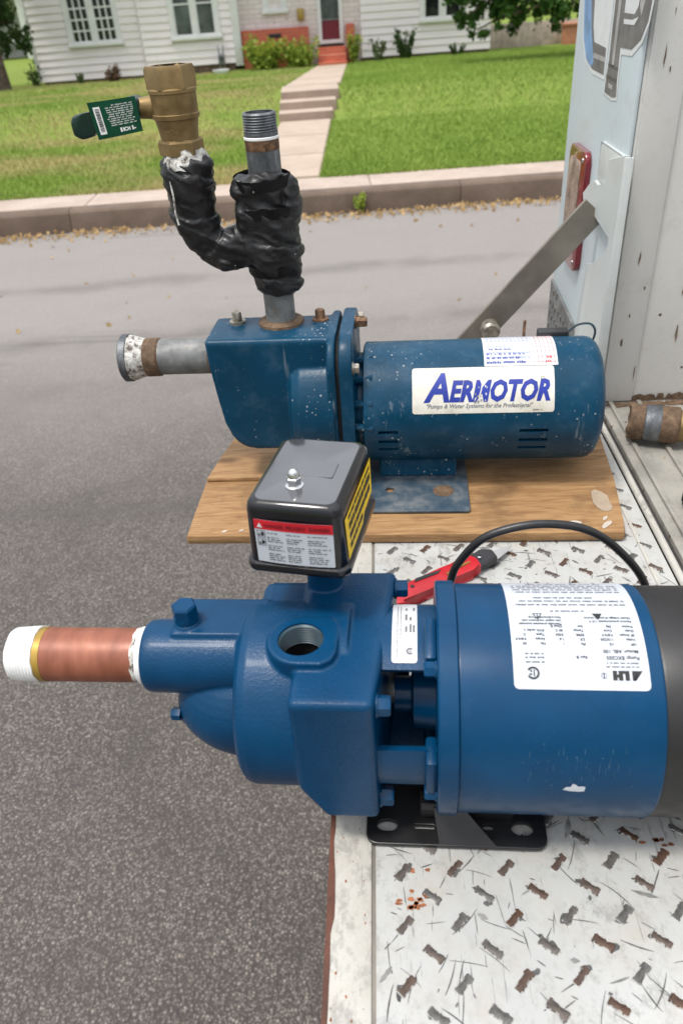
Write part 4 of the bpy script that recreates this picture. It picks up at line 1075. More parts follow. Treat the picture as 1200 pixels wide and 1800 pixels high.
# lettering on the rear panel: letters drawn as bent pipes
def decal(name, poly, mat, lift):
    bm = B(); prism(bm, poly, 0.3034 - lift - 0.0002, 0.3034 - lift, 'yz'); return tp(name, bm, mat, None)
TOPZ = 1.60
def up(p): return p
blue = [(1.345, TOPZ), (1.300, TOPZ), (1.2942, 1.5137), (1.2814, 1.4835), (1.2577, 1.456), (1.2471, 1.4417), (1.2595, 1.4357), (1.2925, 1.4436), (1.321, 1.4691), (1.3385, 1.5131)]
d0 = decal('letter_outline', [(1.350, TOPZ + 0.005), (1.16, TOPZ + 0.005), (1.178, 1.52), (1.180, 1.4265), (1.252, 1.428), (1.299, 1.440), (1.329, 1.467), (1.3445, 1.5125)], 'decal_white', 0.0002)
tp_ = lambda nm, poly, mt, lf: decal(nm, poly, mt, lf)
dc = tp_('letter_c', [(1.1861, 1.4317), (1.2522, 1.4337), (1.2595, 1.4357), (1.2925, 1.4436), (1.321, 1.4691), (1.3385, 1.5131), (1.345, TOPZ), (1.285, TOPZ), (1.278, 1.5137), (1.270, 1.485), (1.256, 1.466), (1.1881, 1.4625)], 'decal_gray', 0.0005)
for nm, poly, mt, lf in (('stroke', blue, 'decal_blue', 0.0008), ('stroke', [(1.187, 1.452), (1.250, 1.4535), (1.250, 1.4475), (1.187, 1.4465)], 'decal_light', 0.0008)):
    bm = B(); prism(bm, poly, 0.3034 - lf - 0.0002, 0.3034 - lf, 'yz'); o = tp(nm, bm, mt, dc)
do = tp_('letter_outline', [(1.173, TOPZ), (1.173, 1.4878), (1.171, 1.4452), (1.1755, 1.433), (1.177, 1.411), (1.133, 1.4075), (1.108, 1.410), (1.112, 1.4329), (1.112, 1.460), (1.066, 1.4615), (1.0335, 1.4755), (1.0145, 1.4972), (1.009, 1.52), (1.005, TOPZ)][::-1], 'decal_white', 0.0003)
dp = tp_('letter_p', [(1.1673, TOPZ), (1.1676, 1.4878), (1.1659, 1.4452), (1.1701, 1.433), (1.1708, 1.4135), (1.1315, 1.411), (1.1123, 1.4136), (1.1177, 1.4329), (1.1177, 1.442), (1.1205, 1.4672), (1.0707, 1.4679), (1.0385, 1.4796), (1.0207, 1.4982), (1.0161, 1.5176), (1.012, TOPZ), (1.060, TOPZ), (1.0633, 1.5169), (1.0642, 1.5109), (1.0768, 1.503), (1.122, 1.5034), (1.122, TOPZ)][::-1], 'decal_gray', 0.0007)
for poly, mt in (([(1.1186, 1.4971), (1.0823, 1.4972), (1.0566, 1.5011), (1.071, 1.4925), (1.1158, 1.4919)], 'decal_white'),
                 ([(1.152, TOPZ), (1.140, TOPZ), (1.138, 1.478), (1.139, 1.445), (1.149, 1.445), (1.1505, 1.478)], 'decal_light'),
                 ([(1.166, 1.4475), (1.1185, 1.4455), (1.1185, 1.442), (1.166, 1.4438)], 'decal_dark'),
                 ([(1.170, 1.4345), (1.118, 1.4325), (1.118, 1.4285), (1.170, 1.4302)], 'decal_dark'),
                 ([(1.154, 1.4255), (1.133, 1.4243), (1.133, 1.4195), (1.152, 1.4205)], 'decal_light'),
                 ([(1.052, TOPZ), (1.036, TOPZ), (1.039, 1.5176), (1.048, 1.502), (1.058, 1.512)], 'decal_light')):
    bm = B(); prism(bm, poly, 0.3034 - 0.0012, 0.3034 - 0.0010, 'yz'); tp('stroke', bm, mt, dp)

# ------------------------------------------------------------------ plywood base under the old pump
wood = thing('plywood_base', (0.02, 0.80, DK), 0, label='worn plywood board under the old teal pump, overhanging the tailgate', cat='board')
def wpart(name, poly, z0, z1, bev=0.0012):
    bm = B(); prism(bm, [(x - 0.02, y - 0.80) for x, y in poly], z0, z1, 'xy', bev, 1)
    bmesh.ops.recalc_face_normals(bm, faces=bm.faces)
    for f in bm.faces: f.material_index = 0 if f.normal.z > 0.7 else 1
    return obj(name, bm, ['plywood_top', 'plywood_edge'], wood, 30)
BOARDZ0, BOARDZ1 = 0.0021, 0.0125
PLANK = [(-0.2300, 0.8210), (-0.17, 0.8195), (-0.06, 0.8200), (-0.06, 0.9435), (-0.206, 0.9435), (-0.219, 0.88)]
wpart('board', [(-0.2330, 0.7035), (0.02, 0.6960), (0.2560, 0.6880), (0.260, 0.71), (0.272, 0.80), (0.284, 0.94), (-0.206, 0.945), (-0.218, 0.90), (-0.2305, 0.8200), (-0.2320, 0.74)], BOARDZ0, BOARDZ1)
wpart('plank', PLANK, BOARDZ1 + 0.0002, BOARDZ1 + 0.0052)
def blob(poly, mat, nm):
    bm = B(); prism(bm, [(x - 0.02, y - 0.80) for x, y in poly], 0.0126, 0.0133, 'xy', 0.0003, 1); obj(nm, bm, mat, wood)
rs_ = random.Random(5)
def lump(cx, cy, rx, ry, rot, n=12):
    out = []
    for k in range(n):
        a = 2 * math.pi * k / n; q = rs_.uniform(0.75, 1.15); x, y = rx * q * math.cos(a), ry * q * math.sin(a)
        out.append((cx + x * math.cos(rot) - y * math.sin(rot), cy + x * math.sin(rot) + y * math.cos(rot)))
    return out
blob(lump(0.206, 0.708, 0.008, 0.0045, 0.0), 'plaster_drip', 'plaster_drop')
blob(lump(0.240, 0.704, 0.010, 0.0035, 0.75), 'plaster_drip', 'plaster_drop')
blob(lump(0.241, 0.716, 0.005, 0.002, 0.9), 'plaster_drip', 'plaster_drop')
blob(lump(0.245, 0.748, 0.011, 0.024, 0.05), 'smear_grey', 'plaster_smear')
blob(lump(0.125, 0.697, 0.014, 0.002, 0.0), 'plaster_drip', 'plaster_drop')
for cx, cy in ((-0.155, 0.760), (-0.148, 0.765), (-0.145, 0.750), (-0.16, 0.725), (-0.17, 0.713), (-0.19, 0.712)): blob(lump(cx, cy, 0.0035, 0.0018, 0.4, 8), 'plaster_drip', 'plaster_drop')

# ------------------------------------------------------------------ the old pump
Y2 = 0.858; ZC = 0.0983; R2 = 0.0723; YAW = R(-2.5)
old = thing('old_jet_pump', (0, Y2, DK), YAW, label='older dusty teal pump with long motor standing on the plywood board', cat='pump')
def op(name, bm, mat, parent=None, smooth=35): return obj(name, bm, mat, parent or old, smooth)
bm = B()
prism(bm, [(-0.203, 0.2000), (-0.058, 0.2000), (-0.058, 0.058), (-0.158, 0.058), (-0.170, 0.0605), (-0.180, 0.067), (-0.1875, 0.078), (-0.1920, 0.095), (-0.1965, 0.130), (-0.2005, 0.170)], -0.046, 0.032, 'xz', 0.005, 3)
lathe(bm, [(-0.112, 0.040), (-0.1105, 0.060), (-0.106, 0.070), (-0.096, 0.0755), (-0.056, 0.0765)], (0, 0, ZC + 0.006), 'X', 72)
prism(bm, [(y, z) for y, z in rrect(-0.070, 0.070, ZC - 0.070, 0.2005, 0.035, 8)], -0.062, -0.0525, 'yz', 0.002, 2)
ellipsoid(bm, (-0.12, 0.0068, 0.196), (0.030, 0.030, 0.009), 24)
ellipsoid(bm, (-0.172, 0.0075, 0.198), (0.013, 0.013, 0.006), 20)
ellipsoid(bm, (-0.0735, 0.0045, 0.198), (0.013, 0.013, 0.006), 20)
ellipsoid(bm, (-0.196, 0.0, 0.163), (0.014, 0.028, 0.028), 24)
me = evaluated(bm, 'pump_casing', [('REMESH', dict(mode='VOXEL', voxel_size=0.0016, use_smooth_shade=True)), ('SMOOTH', dict(factor=0.5, iterations=4))])
casing2 = obj('pump_casing', me, 'enamel_teal_old', old, 60)
bm = B(); prism(bm, rrect(-0.067, 0.067, ZC - 0.067, 0.194, 0.035, 8), -0.0525, -0.0478, 'yz'); op('gasket', bm, 'dark_void')  # black sheet between the flanges, paints the shade of an empty gap
bm = B(); prism(bm, rrect(-0.072, 0.072, ZC - 0.072, 0.203, 0.036, 8), -0.0478, -0.0335, 'yz', 0.002, 2)
lathe(bm, [(-0.034, 0.064), (-0.030, 0.060), (-0.012, 0.060)], (0, 0, ZC), 'X', 56)
for a in (18, 42, 66, 90):
    ca_, sa_ = math.cos(R(a)), math.sin(R(a))
    tube(bm, [(-0.036, -0.064 * sa_, ZC + 0.064 * ca_), (-0.012, -0.070 * sa_, ZC + 0.070 * ca_)], 0.0045, 8)
op('motor_flange', bm, 'enamel_teal_old')
for y, z in ((-0.058, 0.168), (-0.058, 0.05), (0.056, 0.186), (0.056, 0.05)):
    bm = B(); hexbolt(bm, (-0.0335, y, z), 'X', 0.0062, 0.0075, 0.0078); op('flange_bolt', bm, 'zinc_bolt')
bm = B(); hexbolt(bm, (-0.0335, 0.012, 0.196), 'X', 0.0062, 0.014, 0.0078); op('flange_bolt', bm, 'bolt_rusty')
# motor shell with cut vents
bm = B(); lathe(bm, [(-0.0245, R2 - 0.004), (-0.0225, R2), (0.233, R2), (0.239, R2 - 0.0012), (0.245, R2 - 0.006), (0.249, R2 - 0.014), (0.251, R2 - 0.026), (0.2515, 0.0)], (0, 0, ZC), 'X', 96)
cb = B()
for u0, u1 in ((-0.007, 0.016), (0.154, 0.186)):
    for th in (94, 104.5, 115):
        m4 = Matrix.Translation((0, 0, ZC)) @ Matrix.Rotation(R(th), 4, 'X')
        n0 = len(cb.verts); box(cb, u0, u1, -0.0022, 0.0022, R2 - 0.009, R2 + 0.01); cb.verts.ensure_lookup_table()
        for v in cb.verts[n0:]: v.co = m4 @ v.co
ct = cutter(cb)
me = evaluated(bm, 'motor_shell', [('BOOLEAN', dict(object=ct, operation='DIFFERENCE', solver='EXACT'))]); drop(ct)
shell2 = obj('motor_shell', me, 'enamel_teal_old', old, 30)
bm = B(); lathe(bm, [(-0.008, R2 - 0.0095), (0.2, R2 - 0.0095)], (0, 0, ZC), 'X', 40); op('motor_core', bm, 'dark_void', shell2)
# mounting foot
fo = plate('mounting_foot', rrect(-0.022, 0.098, -0.120, 0.060, 0.003, 2), [circle(0.075, -0.030, 0.006), circle(0.070, -0.074, 0.0065, 0.0055), circle(0.005, -0.074, 0.006)], 0.003, 'foot_worn', old, 0.0137)
bm = B(); lathe(bm, [(0.0168, 0.0125), (0.0175, 0.0115), (0.0175, 0.0075)], (0.069, -0.078, 0), 'Z', 24); op('rust_ring', bm, 'rust_band', fo)
bm = B(); prism(bm, [(-0.045, 0.0167), (0.045, 0.0167), (0.038, 0.052), (-0.038, 0.052)], -0.008, 0.086, 'yz', 0.002, 1); op('saddle', bm, 'enamel_teal_old', fo)
# plugs and bolts on top
for x, mt in ((-0.172, 'zinc_bolt'), (-0.0735, 'bolt_rusty')):
    bm = B(); lathe(bm, [(0.199, 0.0095), (0.2045, 0.0095), (0.2050, 0.0060)], (x, 0.006, 0), 'Z', 20); hexbolt(bm, (x, 0.006, 0.2045), 'Z', 0.0058, 0.0105); op('priming_plug', bm, mt)
bm = B(); hexbolt(bm, (-0.190, -0.02, 0.118), 'X', 0.006, -0.008); op('drain_plug', bm, 'bolt_rusty')
# suction pipe
ZS = ZC + 0.0655
bm = B(); tube(bm, [(-0.2730, 0, ZS), (-0.2310, 0, ZS), (-0.1960, 0, ZS)], 0.0212, 32); sp = op('suction_pipe', bm, 'galvanised')
bm = B(); lathe(bm, [(-0.2090, 0.0218), (-0.2030, 0.0225), (-0.1950, 0.0225)], (0, 0, ZS), 'X', 32); op('rust_collar', bm, 'rust_band', sp)
bm = B(); lathe(bm, [(-0.2890, 0.0215), (-0.2870, 0.0232), (-0.2720, 0.0230), (-0.2700, 0.0214)], (0, 0, ZS), 'X', 32); op('rust_collar', bm, 'rust_band', sp)
bm = B(); lathe(bm, [(-0.3080, 0.0272), (-0.3030, 0.0268), (-0.2960, 0.0238), (-0.2880, 0.0222)], (0, 0, ZS), 'X', 40)
for v in bm.verts:
    d_ = Vector((0, v.co.y, v.co.z - ZS)); v.co += d_.normalized() * 0.0018 * noise.noise(v.co * 160)
op('pipe_dope', bm, 'pipe_dope', sp)
bm = B(); lathe(bm, [(-0.3065, 0.018), (-0.3075, 0.0285), (-0.3150, 0.0288), (-0.3165, 0.0270), (-0.3165, 0.020), (-0.3060, 0.0195)], (0, 0, ZS), 'X', 40, cap=False); op('pipe_flange', bm, 'galvanised_dark', sp)
bm = B(); lathe(bm, [(-0.3063, 0.0), (-0.3060, 0.0196)], (0, 0, ZS), 'X', 32); op('pipe_bore', bm, 'dark_void', sp)
# labels on the old motor
Lf = cylfn(R2, ZC, 0.0005, R(76))
La = R2 * R(76 - 34)
lab = sticker('brand_label', 0.0328, 0.1905, 0.0, La, Lf, 'label_aged', old, 0.003)
Pf = cylfn(R2, ZC, 0.0008, R(76))
bm = B()
text2d(bm, 'A', 0.0475, 0.0140, 0.0450, 0.0014, 0.28, sx=0.85)
text2d(bm, 'ERMOTOR', 0.0737, 0.0140, 0.0320, 0.0014, 0.28, sx=0.73)
op('brand_print', wrap(bm, Pf), 'ink_blue', lab, None)
bm = B(); text2d(bm, '"Pumps & Water Systems for the Professional"', 0.0475, 0.0062, 0.0068, 0.00008, 0.3, sx=0.92); words(bm, 0.167, 0.178, 0.0022, 0.0018, random.Random(2)); ring2d(bm, 0.1775, 0.0385, 0.0014, 0.0018)
op('slogan_print', wrap(bm, Pf), 'ink_gray', lab, None)
bm = B(); rs_ = random.Random(14)          # a strip of print scraped out of the M
poly2d(bm, [(0.1066, 0.0140), (0.1076, 0.0142), (0.1094, 0.0215), (0.1112, 0.0290), (0.1118, 0.0340), (0.1106, 0.0340), (0.1094, 0.0262), (0.1076, 0.0205)])
poly2d(bm, [(0.1020, 0.0135), (0.1035, 0.0150), (0.1046, 0.0180), (0.1030, 0.0170)])
for _ in range(5):
    cx, cy = rs_.gauss(0.1115, 0.0030), rs_.uniform(0.005, 0.030)
    poly2d(bm, [(cx + rs_.uniform(0.5, 1.2) * 0.0008 * math.cos(k), cy + rs_.uniform(0.5, 1.3) * 0.0016 * math.sin(k)) for k in range(6)])
op('label_chip', wrap(bm, cylfn(R2, ZC, 0.0011, R(76))), 'label_aged', lab, None)
bm = B()
for _ in range(9):
    cx, cy = rs_.gauss(0.106, 0.004), rs_.uniform(0.012, 0.022)
    poly2d(bm, [(cx + rs_.uniform(0.4, 1.2) * 0.0011 * math.cos(k), cy + rs_.uniform(0.4, 1.3) * 0.0013 * math.sin(k)) for k in range(6)])
op('label_grime', wrap(bm, cylfn(R2, ZC, 0.0013, R(76))), 'ink_gray', lab, None)
Gf = cylfn(R2, ZC, 0.0005, R(33.5)); Ga = R2 * R(33.5 + 24)
rat = sticker('rating_label', 0.1140, 0.1955, 0.0, Ga, Gf, 'label_white', old, 0.001)
bm = B(); rs_ = random.Random(4)
for k in range(9): rect2d(bm, 0.116, 0.171, 0.005 + k * 0.0075, 0.0053 + k * 0.0075)
for k in range(13): rect2d(bm, 0.120 + k * 0.0045, 0.1203 + k * 0.0045, 0.003, Ga - 0.004)
for r_, y in enumerate((0.0015, 0.006, 0.0105, 0.018, 0.030, 0.045, 0.055)):
    if r_ < 2: continue
    words(bm, 0.1165, 0.168, y, 0.0016, rs_)
op('grid_print', wrap(bm, cylfn(R2, ZC, 0.0007, R(33.5))), 'ink_lightblue', rat, None)
bm = B(); words(bm, 0.117, 0.160, 0.003, 0.004, rs_, (2, 5)); words(bm, 0.117, 0.155, 0.0095, 0.0035, rs_, (1, 2)); words(bm, 0.117, 0.163, 0.0155, 0.003, rs_, (0.6, 1.4)); words(bm, 0.120, 0.150, 0.024, 0.0025, rs_)
op('figures_print', wrap(bm, cylfn(R2, ZC, 0.0009, R(33.5))), 'ink_blue', rat, None)
bm = B()
for k in range(5): rect2d(bm, 0.174 + k * 0.0045, 0.1744 + k * 0.0045, 0.003, Ga - 0.004)
for k in range(8): rect2d(bm, 0.173, 0.194, 0.004 + k * 0.008, 0.0044 + k * 0.008)
words(bm, 0.182, 0.194, 0.003, 0.0045, rs_, (1, 2)); words(bm, 0.184, 0.193, 0.0095, 0.004, rs_, (1, 2))
op('column_print', wrap(bm, cylfn(R2, ZC, 0.0009, R(33.5))), 'ink_red', rat, None)
# loose wiring on the rear of the motor
bm = B(); box(bm, 0.182, 0.218, 0.030, 0.046, ZC + R2 - 0.014, ZC + R2 - 0.001, 0.002); cn = op('wire_connector', bm, 'black_matte')
bm = B(); tube(bm, curve_pts([(0.216, 0.038, ZC + R2 - 0.006), (0.228, 0.04, ZC + R2 + 0.003), (0.243, 0.04, ZC + R2 + 0.004), (0.250, 0.04, ZC + R2 - 0.006), (0.247, 0.041, ZC + R2 - 0.024)], 6), 0.0014, 8); op('wire', bm, 'threads_steel', cn)
bm = B(); tube(bm, [(0.166, 0.036, ZC + R2 - 0.016), (0.166, 0.036, ZC + R2), (0.166, 0.036, ZC + R2 + 0.012)], 0.0018, 8); op('stud', bm, 'bolt_rusty', cn)
# riser, wrapped tee, valve
RX, RY = -0.12, 0.0068
bm = B(); lathe(bm, [(0.1985, 0.027), (0.2035, 0.0265), (0.206, 0.022), (0.206, 0.0178)], (RX, RY, 0), 'Z', 36)
for v in bm.verts: v.co += Vector((v.co.x - RX, v.co.y - RY, 0)).normalized() * 0.0009 * noise.noise(v.co * 190)
rsr = op('riser_collar', bm, 'rust_band')
bm = B(); tube(bm, [(RX, RY, 0.2), (RX, RY, 0.23), (RX, RY, 0.30)], 0.0174, 32); op('riser_nipple', bm, 'galvanised')
bm = B(); tube(bm, [(RX, RY, 0.29), (RX, RY, 0.35), (RX, RY, 0.405)], 0.0176, 32)
ris = op('riser_pipe', bm, 'galvanised_dark')
bm = B(); pr = [(0.4000, 0.0176)]
for k in range(8): pr += [(0.4020 + k * 0.0025, 0.0165), (0.4033 + k * 0.0025, 0.0177)]
pr += [(0.4225, 0.0164), (0.4225, 0.0142), (0.40, 0.0138)]
lathe(bm, pr, (RX, RY, 0), 'Z', 40, cap=False); op('pipe_thread', bm, 'galvanised_dark', ris)
bm = B(); lathe(bm, [(0.407, 0.0), (0.408, 0.0145)], (RX, RY, 0), 'Z', 24); op('pipe_bore', bm, 'dark_void', ris)
bm = B(); lathe(bm, [(0.3975, 0.0176), (0.3980, 0.0183), (0.4000, 0.0183), (0.4006, 0.0176)], (RX, RY, 0), 'Z', 32); op('thread_tape', bm, 'tape_white', ris)
bm = B(); lathe(bm, [(0.3875, 0.0176), (0.3880, 0.01785), (0.3972, 0.01785), (0.3975, 0.0176)], (RX, RY, 0), 'Z', 32, cap=False); op('rust_collar', bm, 'bolt_rusty', ris)
# insulation: a wrapped tee and elbow, tape wound in overlapping turns
bm = B()
def wound(path, r0, turns, amp, seed, seg=40, n=100):
    pts = curve_pts(path, n // (len(path) - 1)); k = len(pts) - 1
    prev = None
    rings = []
    for i, p in enumerate(pts):
        d = (pts[min(i + 1, k)] - pts[max(i - 1, 0)]).normalized()
        u = (Vector((0, 1, 0)) - d * d.y).normalized(); v = d.cross(u)
        s_ = i / k; end = 1 - 0.25 * max(0, abs(2 * s_ - 1) - 0.93) / 0.07
        ring = []
        for q in range(seg):
            a = 2 * math.pi * q / seg
            ph = (s_ * turns + a / (2 * math.pi) * 0.9) % 1.0
            rad_ = r0(s_) * end * (1 + amp * (ph - 0.5)) + 0.0028 * noise.noise(Vector((math.cos(a) * 1.2, math.sin(a) * 1.2, s_ * 5 + seed)))
            ring.append(bm.verts.new(p + (u * math.cos(a) + v * math.sin(a)) * rad_))
        rings.append(ring)
    for A_, B_ in zip(rings, rings[1:]):
        for q in range(seg): bm.faces.new((A_[q], A_[(q + 1) % seg], B_[(q + 1) % seg], B_[q]))
    bm.faces.new(rings[0]); bm.faces.new(rings[-1])
wound([(RX + 0.001, RY, 0.2385), (RX + 0.001, RY, 0.28), (RX - 0.001, RY, 0.32), (RX - 0.008, RY, 0.365)], lambda s_: 0.0262 + 0.0040 * math.sin(s_ * 3.3), 3.4, 0.13, 1.0)
wound([(-0.125, RY, 0.302), (-0.155, RY, 0.290), (-0.182, RY, 0.292), (-0.200, RY, 0.315), (-0.2035, RY, 0.345), (-0.2025, RY, 0.386)], lambda s_: 0.0262 - 0.0045 * math.sin(s_ * 3.1) + 0.002 * (s_ > 0.5), 3.8, 0.13, 7.0)
ellipsoid(bm, (-0.147, RY, 0.350), (0.012, 0.024, 0.016), 20)
ellipsoid(bm, (-0.096, RY + 0.004, 0.335), (0.010, 0.022, 0.030), 20)
ellipsoid(bm, (-0.146, RY - 0.008, 0.325), (0.010, 0.018, 0.026), 20)
ellipsoid(bm, (-0.172, RY - 0.004, 0.277), (0.016, 0.018, 0.012), 20)
me = evaluated(bm, 'pipe_insulation', [('REMESH', dict(mode='VOXEL', voxel_size=0.0014, use_smooth_shade=True)), ('SMOOTH', dict(factor=0.5, iterations=3))])
me.calc_loop_triangles()
_no = [v.normal.copy() for v in me.vertices]
for v, nn in zip(me.vertices, _no):
    p = v.co
    wr = (1 - abs(noise.noise(Vector((p.x * 34, p.y * 34, p.z * 95 + p.x * 40))) * 2)) * 0.0024 + noise.noise(p * 38) * 0.0032 + (1 - abs(noise.noise(Vector((p.x * 80 + 9, p.y * 80, p.z * 150))) * 2)) * 0.0005
    v.co = p + nn * (wr - 0.0012)
ins = obj('pipe_insulation', me, 'insulation_black', old, None); me.shade_smooth()
bm = B(); tube(bm, curve_pts([(-0.2155, RY - 0.021, 0.386), (-0.2165, RY - 0.0245, 0.37), (-0.215, RY - 0.0275, 0.35), (-0.216, RY - 0.0270, 0.335), (-0.214, RY - 0.0285, 0.322)], 5), 0.0011, 6); op('dope_drip', bm, 'pipe_dope', ins)
for z_, r_, tl in ((0.352, 0.0300, 0.10), (0.318, 0.0305, -0.12), (0.262, 0.0292, 0.08)):
    bm = B(); ra = []; rb = []
    for k in range(49):
        a = 2 * math.pi * k / 48; rr_ = r_ + 0.0012 * noise.noise(Vector((math.cos(a) * 2, math.sin(a) * 2, z_ * 90))); zz = z_ + tl * r_ * math.sin(a) + 0.012 * (k / 48 - 0.5) * 0.4
        x_, y_ = RX - 0.002 - (z_ - 0.30) * 0.04 + rr_ * math.cos(a), RY + rr_ * math.sin(a)
        ra.append(bm.verts.new((x_, y_, zz))); rb.append(bm.verts.new((x_ + 0.0007 * math.cos(a), y_ + 0.0007 * math.sin(a), zz + 0.011)))
    for k in range(48): bm.faces.new((ra[k], ra[k + 1], rb[k + 1], rb[k]))
    bmesh.ops.solidify(bm, geom=list(bm.faces), thickness=0.0007)
    op('tape_turn', bm, 'insulation_black', ins, 60)
bm = B(); lathe(bm, [(0.374, 0.0245), (0.381, 0.0238), (0.388, 0.0205), (0.392, 0.019)], (-0.203, RY, 0), 'Z', 40)
for v in bm.verts:
    v.co += Vector((v.co.x + 0.203, v.co.y - RY, 0)).normalized() * 0.003 * noise.noise(v.co * 130) + Vector((0, 0, 0.003 * noise.noise(v.co * 90 + Vector((5, 0, 0)))))
op('dope_ring', bm, 'pipe_dope', ins)
VX = -0.2055
bm = B()
lathe(bm, [(0.3865, 0.0205), (0.388, 0.0234), (0.3995, 0.0234), (0.402, 0.0215)], (VX, RY, 0), 'Z', 6, a0=R(15), a1=R(375))
lathe(bm, [(0.398, 0.0192), (0.402, 0.0192), (0.412, 0.0205), (0.4205, 0.0222), (0.4215, 0.0238), (0.4255, 0.0242), (0.4262, 0.0232), (0.4440, 0.0232), (0.4448, 0.0243), (0.4478, 0.0243), (0.4490, 0.0222)], (VX, RY, 0), 'Z', 56, cap=False)
lathe(bm, [(0.4478, 0.0205), (0.4482, 0.0252), (0.4650, 0.0252), (0.4685, 0.0236), (0.4685, 0.0180)], (VX, RY, 0), 'Z', 6, cap=False, a0=R(15), a1=R(375))
pr = []
for k in range(6): pr += [(0.4685 - k * 0.003, 0.0180), (0.467 - k * 0.003, 0.0168)]
lathe(bm, pr + [(0.4495, 0.0160)], (VX, RY, 0), 'Z', 40, cap=False)
for v in bm.verts: v.co.y = v.co.y
valve = op('ball_valve', bm, 'brass_cast', None, 28)
bm = B(); lathe(bm, [(0.4495, 0.0), (0.450, 0.0165)], (VX, RY, 0), 'Z', 24); op('valve_bore', bm, 'dark_void', valve)
bm = B(); text2d(bm, '600', -0.0085, 0, 0.0062, 0.0002); text2d(bm, 'WOG', -0.009, -0.0225, 0.0055, 0.0002)
def vfn(a, b):
    r_ = 0.0236 if b > -0.01 else 0.0222
    return Vector((VX + r_ * math.sin(a / r_), RY - r_ * math.cos(a / r_), 0.432 + b))
op('cast_mark', wrap(bm, vfn, 0.002), 'brass_cast', valve, None)
bm = B(); lathe(bm, [(-0.246, 0.0075), (-0.2445, 0.0098), (-0.236, 0.0102), (-0.226, 0.0115)], (0, RY, 0.432), 'X', 28); lathe(bm, [(-0.251, 0.0062), (-0.246, 0.0062)], (0, RY, 0.434), 'X', 6)
op('stem_boss', bm, 'brass_cast', valve)
bm = B(); prism(bm, [(-0.2575, 0.4420), (-0.2445, 0.4440), (-0.2385, 0.4400), (-0.2395, 0.425), (-0.2475, 0.4215), (-0.2575, 0.4225)], RY - 0.011, RY + 0.011, 'xz', 0.003, 2)
prism(bm, [(-0.3165, 0.4225), (-0.313, 0.4290), (-0.300, 0.4310), (-0.255, 0.4395), (-0.255, 0.4265), (-0.292, 0.4150), (-0.293, 0.4090), (-0.308, 0.4060), (-0.3160, 0.4105)], RY - 0.0075, RY + 0.0075, 'xz', 0.0035, 3)
op('handle', bm, 'vinyl_green', valve)
tq = [Vector((-0.2921, 0, 0.4407)), Vector((-0.2412, 0, 0.4444)), Vector((-0.2391, 0, 0.4126)), Vector((-0.2875, 0, 0.4062))]
def tagfn(a, b):
    p = tq[3].lerp(tq[2], a).lerp(tq[0].lerp(tq[1], a), b); p.y = RY - 0.0125 - 0.0022 * math.sin(a * 3.1) ; return p
bm = B(); N_ = 10; gvv = [[bm.verts.new(tagfn(i / N_, j / N_)) for i in range(N_ + 1)] for j in range(N_ + 1)]
for j in range(N_):
    for i in range(N_): bm.faces.new((gvv[j][i], gvv[j][i + 1], gvv[j + 1][i + 1], gvv[j + 1][i]))
bmesh.ops.solidify(bm, geom=list(bm.faces), thickness=-0.0005)
op('hang_tag', bm, 'tag_green', valve, 60)
def tagup(d): return lambda a, b: tagfn(a, b) + Vector((0, -d, 0))
bm = B(); rect2d(bm, 0.09, 0.24, 0.12, 0.86); op('barcode_patch', wrap(bm, tagup(0.0004), 0.12), 'tag_white', valve, None)
bm = B(); rs_ = random.Random(3); y = 0.20
while y < 0.80:
    h_ = rs_.uniform(0.008, 0.03); rect2d(bm, 0.125, 0.215, y, y + h_); y += h_ + rs_.uniform(0.008, 0.02)
op('barcode_print', wrap(bm, tagup(0.0006), 0.12), 'ink_black', valve, None)
bm = B(); rs_ = random.Random(6)
for k in range(10): words(bm, 0.34 + 0.06 * rs_.random() + (0.12 if k > 8 else 0), 0.92, 0.30 + k * 0.06, 0.034, rs_)
rect2d(bm, 0.55, 0.59, 0.10, 0.22); rect2d(bm, 0.61, 0.63, 0.10, 0.22); ring2d(bm, 0.68, 0.16, 0.03, 0.055, n=12); rect2d(bm, 0.74, 0.76, 0.10, 0.21); rect2d(bm, 0.80, 0.88, 0.12, 0.15); rect2d(bm, 0.80, 0.83, 0.10, 0.22)
op('tag_print', wrap(bm, tagup(0.0005), 0.12), 'tag_white', valve, None)

# ------------------------------------------------------------------ the new pump
Y1 = 0.395; Z1 = 0.0876; R1 = 0.0812
new = thing('new_jet_pump', (0, Y1, DK), YAW, label='new glossy blue pump with black pressure switch and copper coloured pipe', cat='pump')
def npart(name, bm, mat, parent=None, smooth=35): return obj(name, bm, mat, parent or new, smooth)
NZ = Z1 + 0.036
bm = B()
_b0 = B(); prism(_b0, [(-0.0655, 0.1525), (0.001, 0.1525), (0.001, 0.0350), (-0.048, 0.0350), (-0.0655, 0.066)], -0.0705, 0.0640, 'xz', 0.0045, 3)
for v in _b0.verts:
    if v.co.x > -0.02: v.co.x += (v.co.y - 0.058) * 0.090
_t = bpy.data.meshes.new('t'); _b0.to_mesh(_t); _b0.free(); bm.from_mesh(_t); bpy.data.meshes.remove(_t)
lathe(bm, [(-0.1085, 0.054), (-0.1078, 0.0610), (-0.1045, 0.0655), (-0.099, 0.0675), (-0.03, 0.0680)], (0, 0, Z1 + 0.002), 'X', 96)
lathe(bm, [(-0.1796, 0.0218), (-0.1796, 0.0244), (-0.1772, 0.0261), (-0.173, 0.0267), (-0.10, 0.0274)], (0, 0, NZ), 'X', 56)
box(bm, -0.157, -0.09, -0.0085, 0.031, Z1 + 0.03, NZ + 0.0295, 0.002)
lathe(bm, [(NZ + 0.018, 0.0105), (NZ + 0.0325, 0.0095)], (-0.1470, 0.004, 0), 'Z', 24)
ellipsoid(bm, (-0.104, -0.004, Z1 - 0.003), (0.059, 0.043, 0.0425), 40)
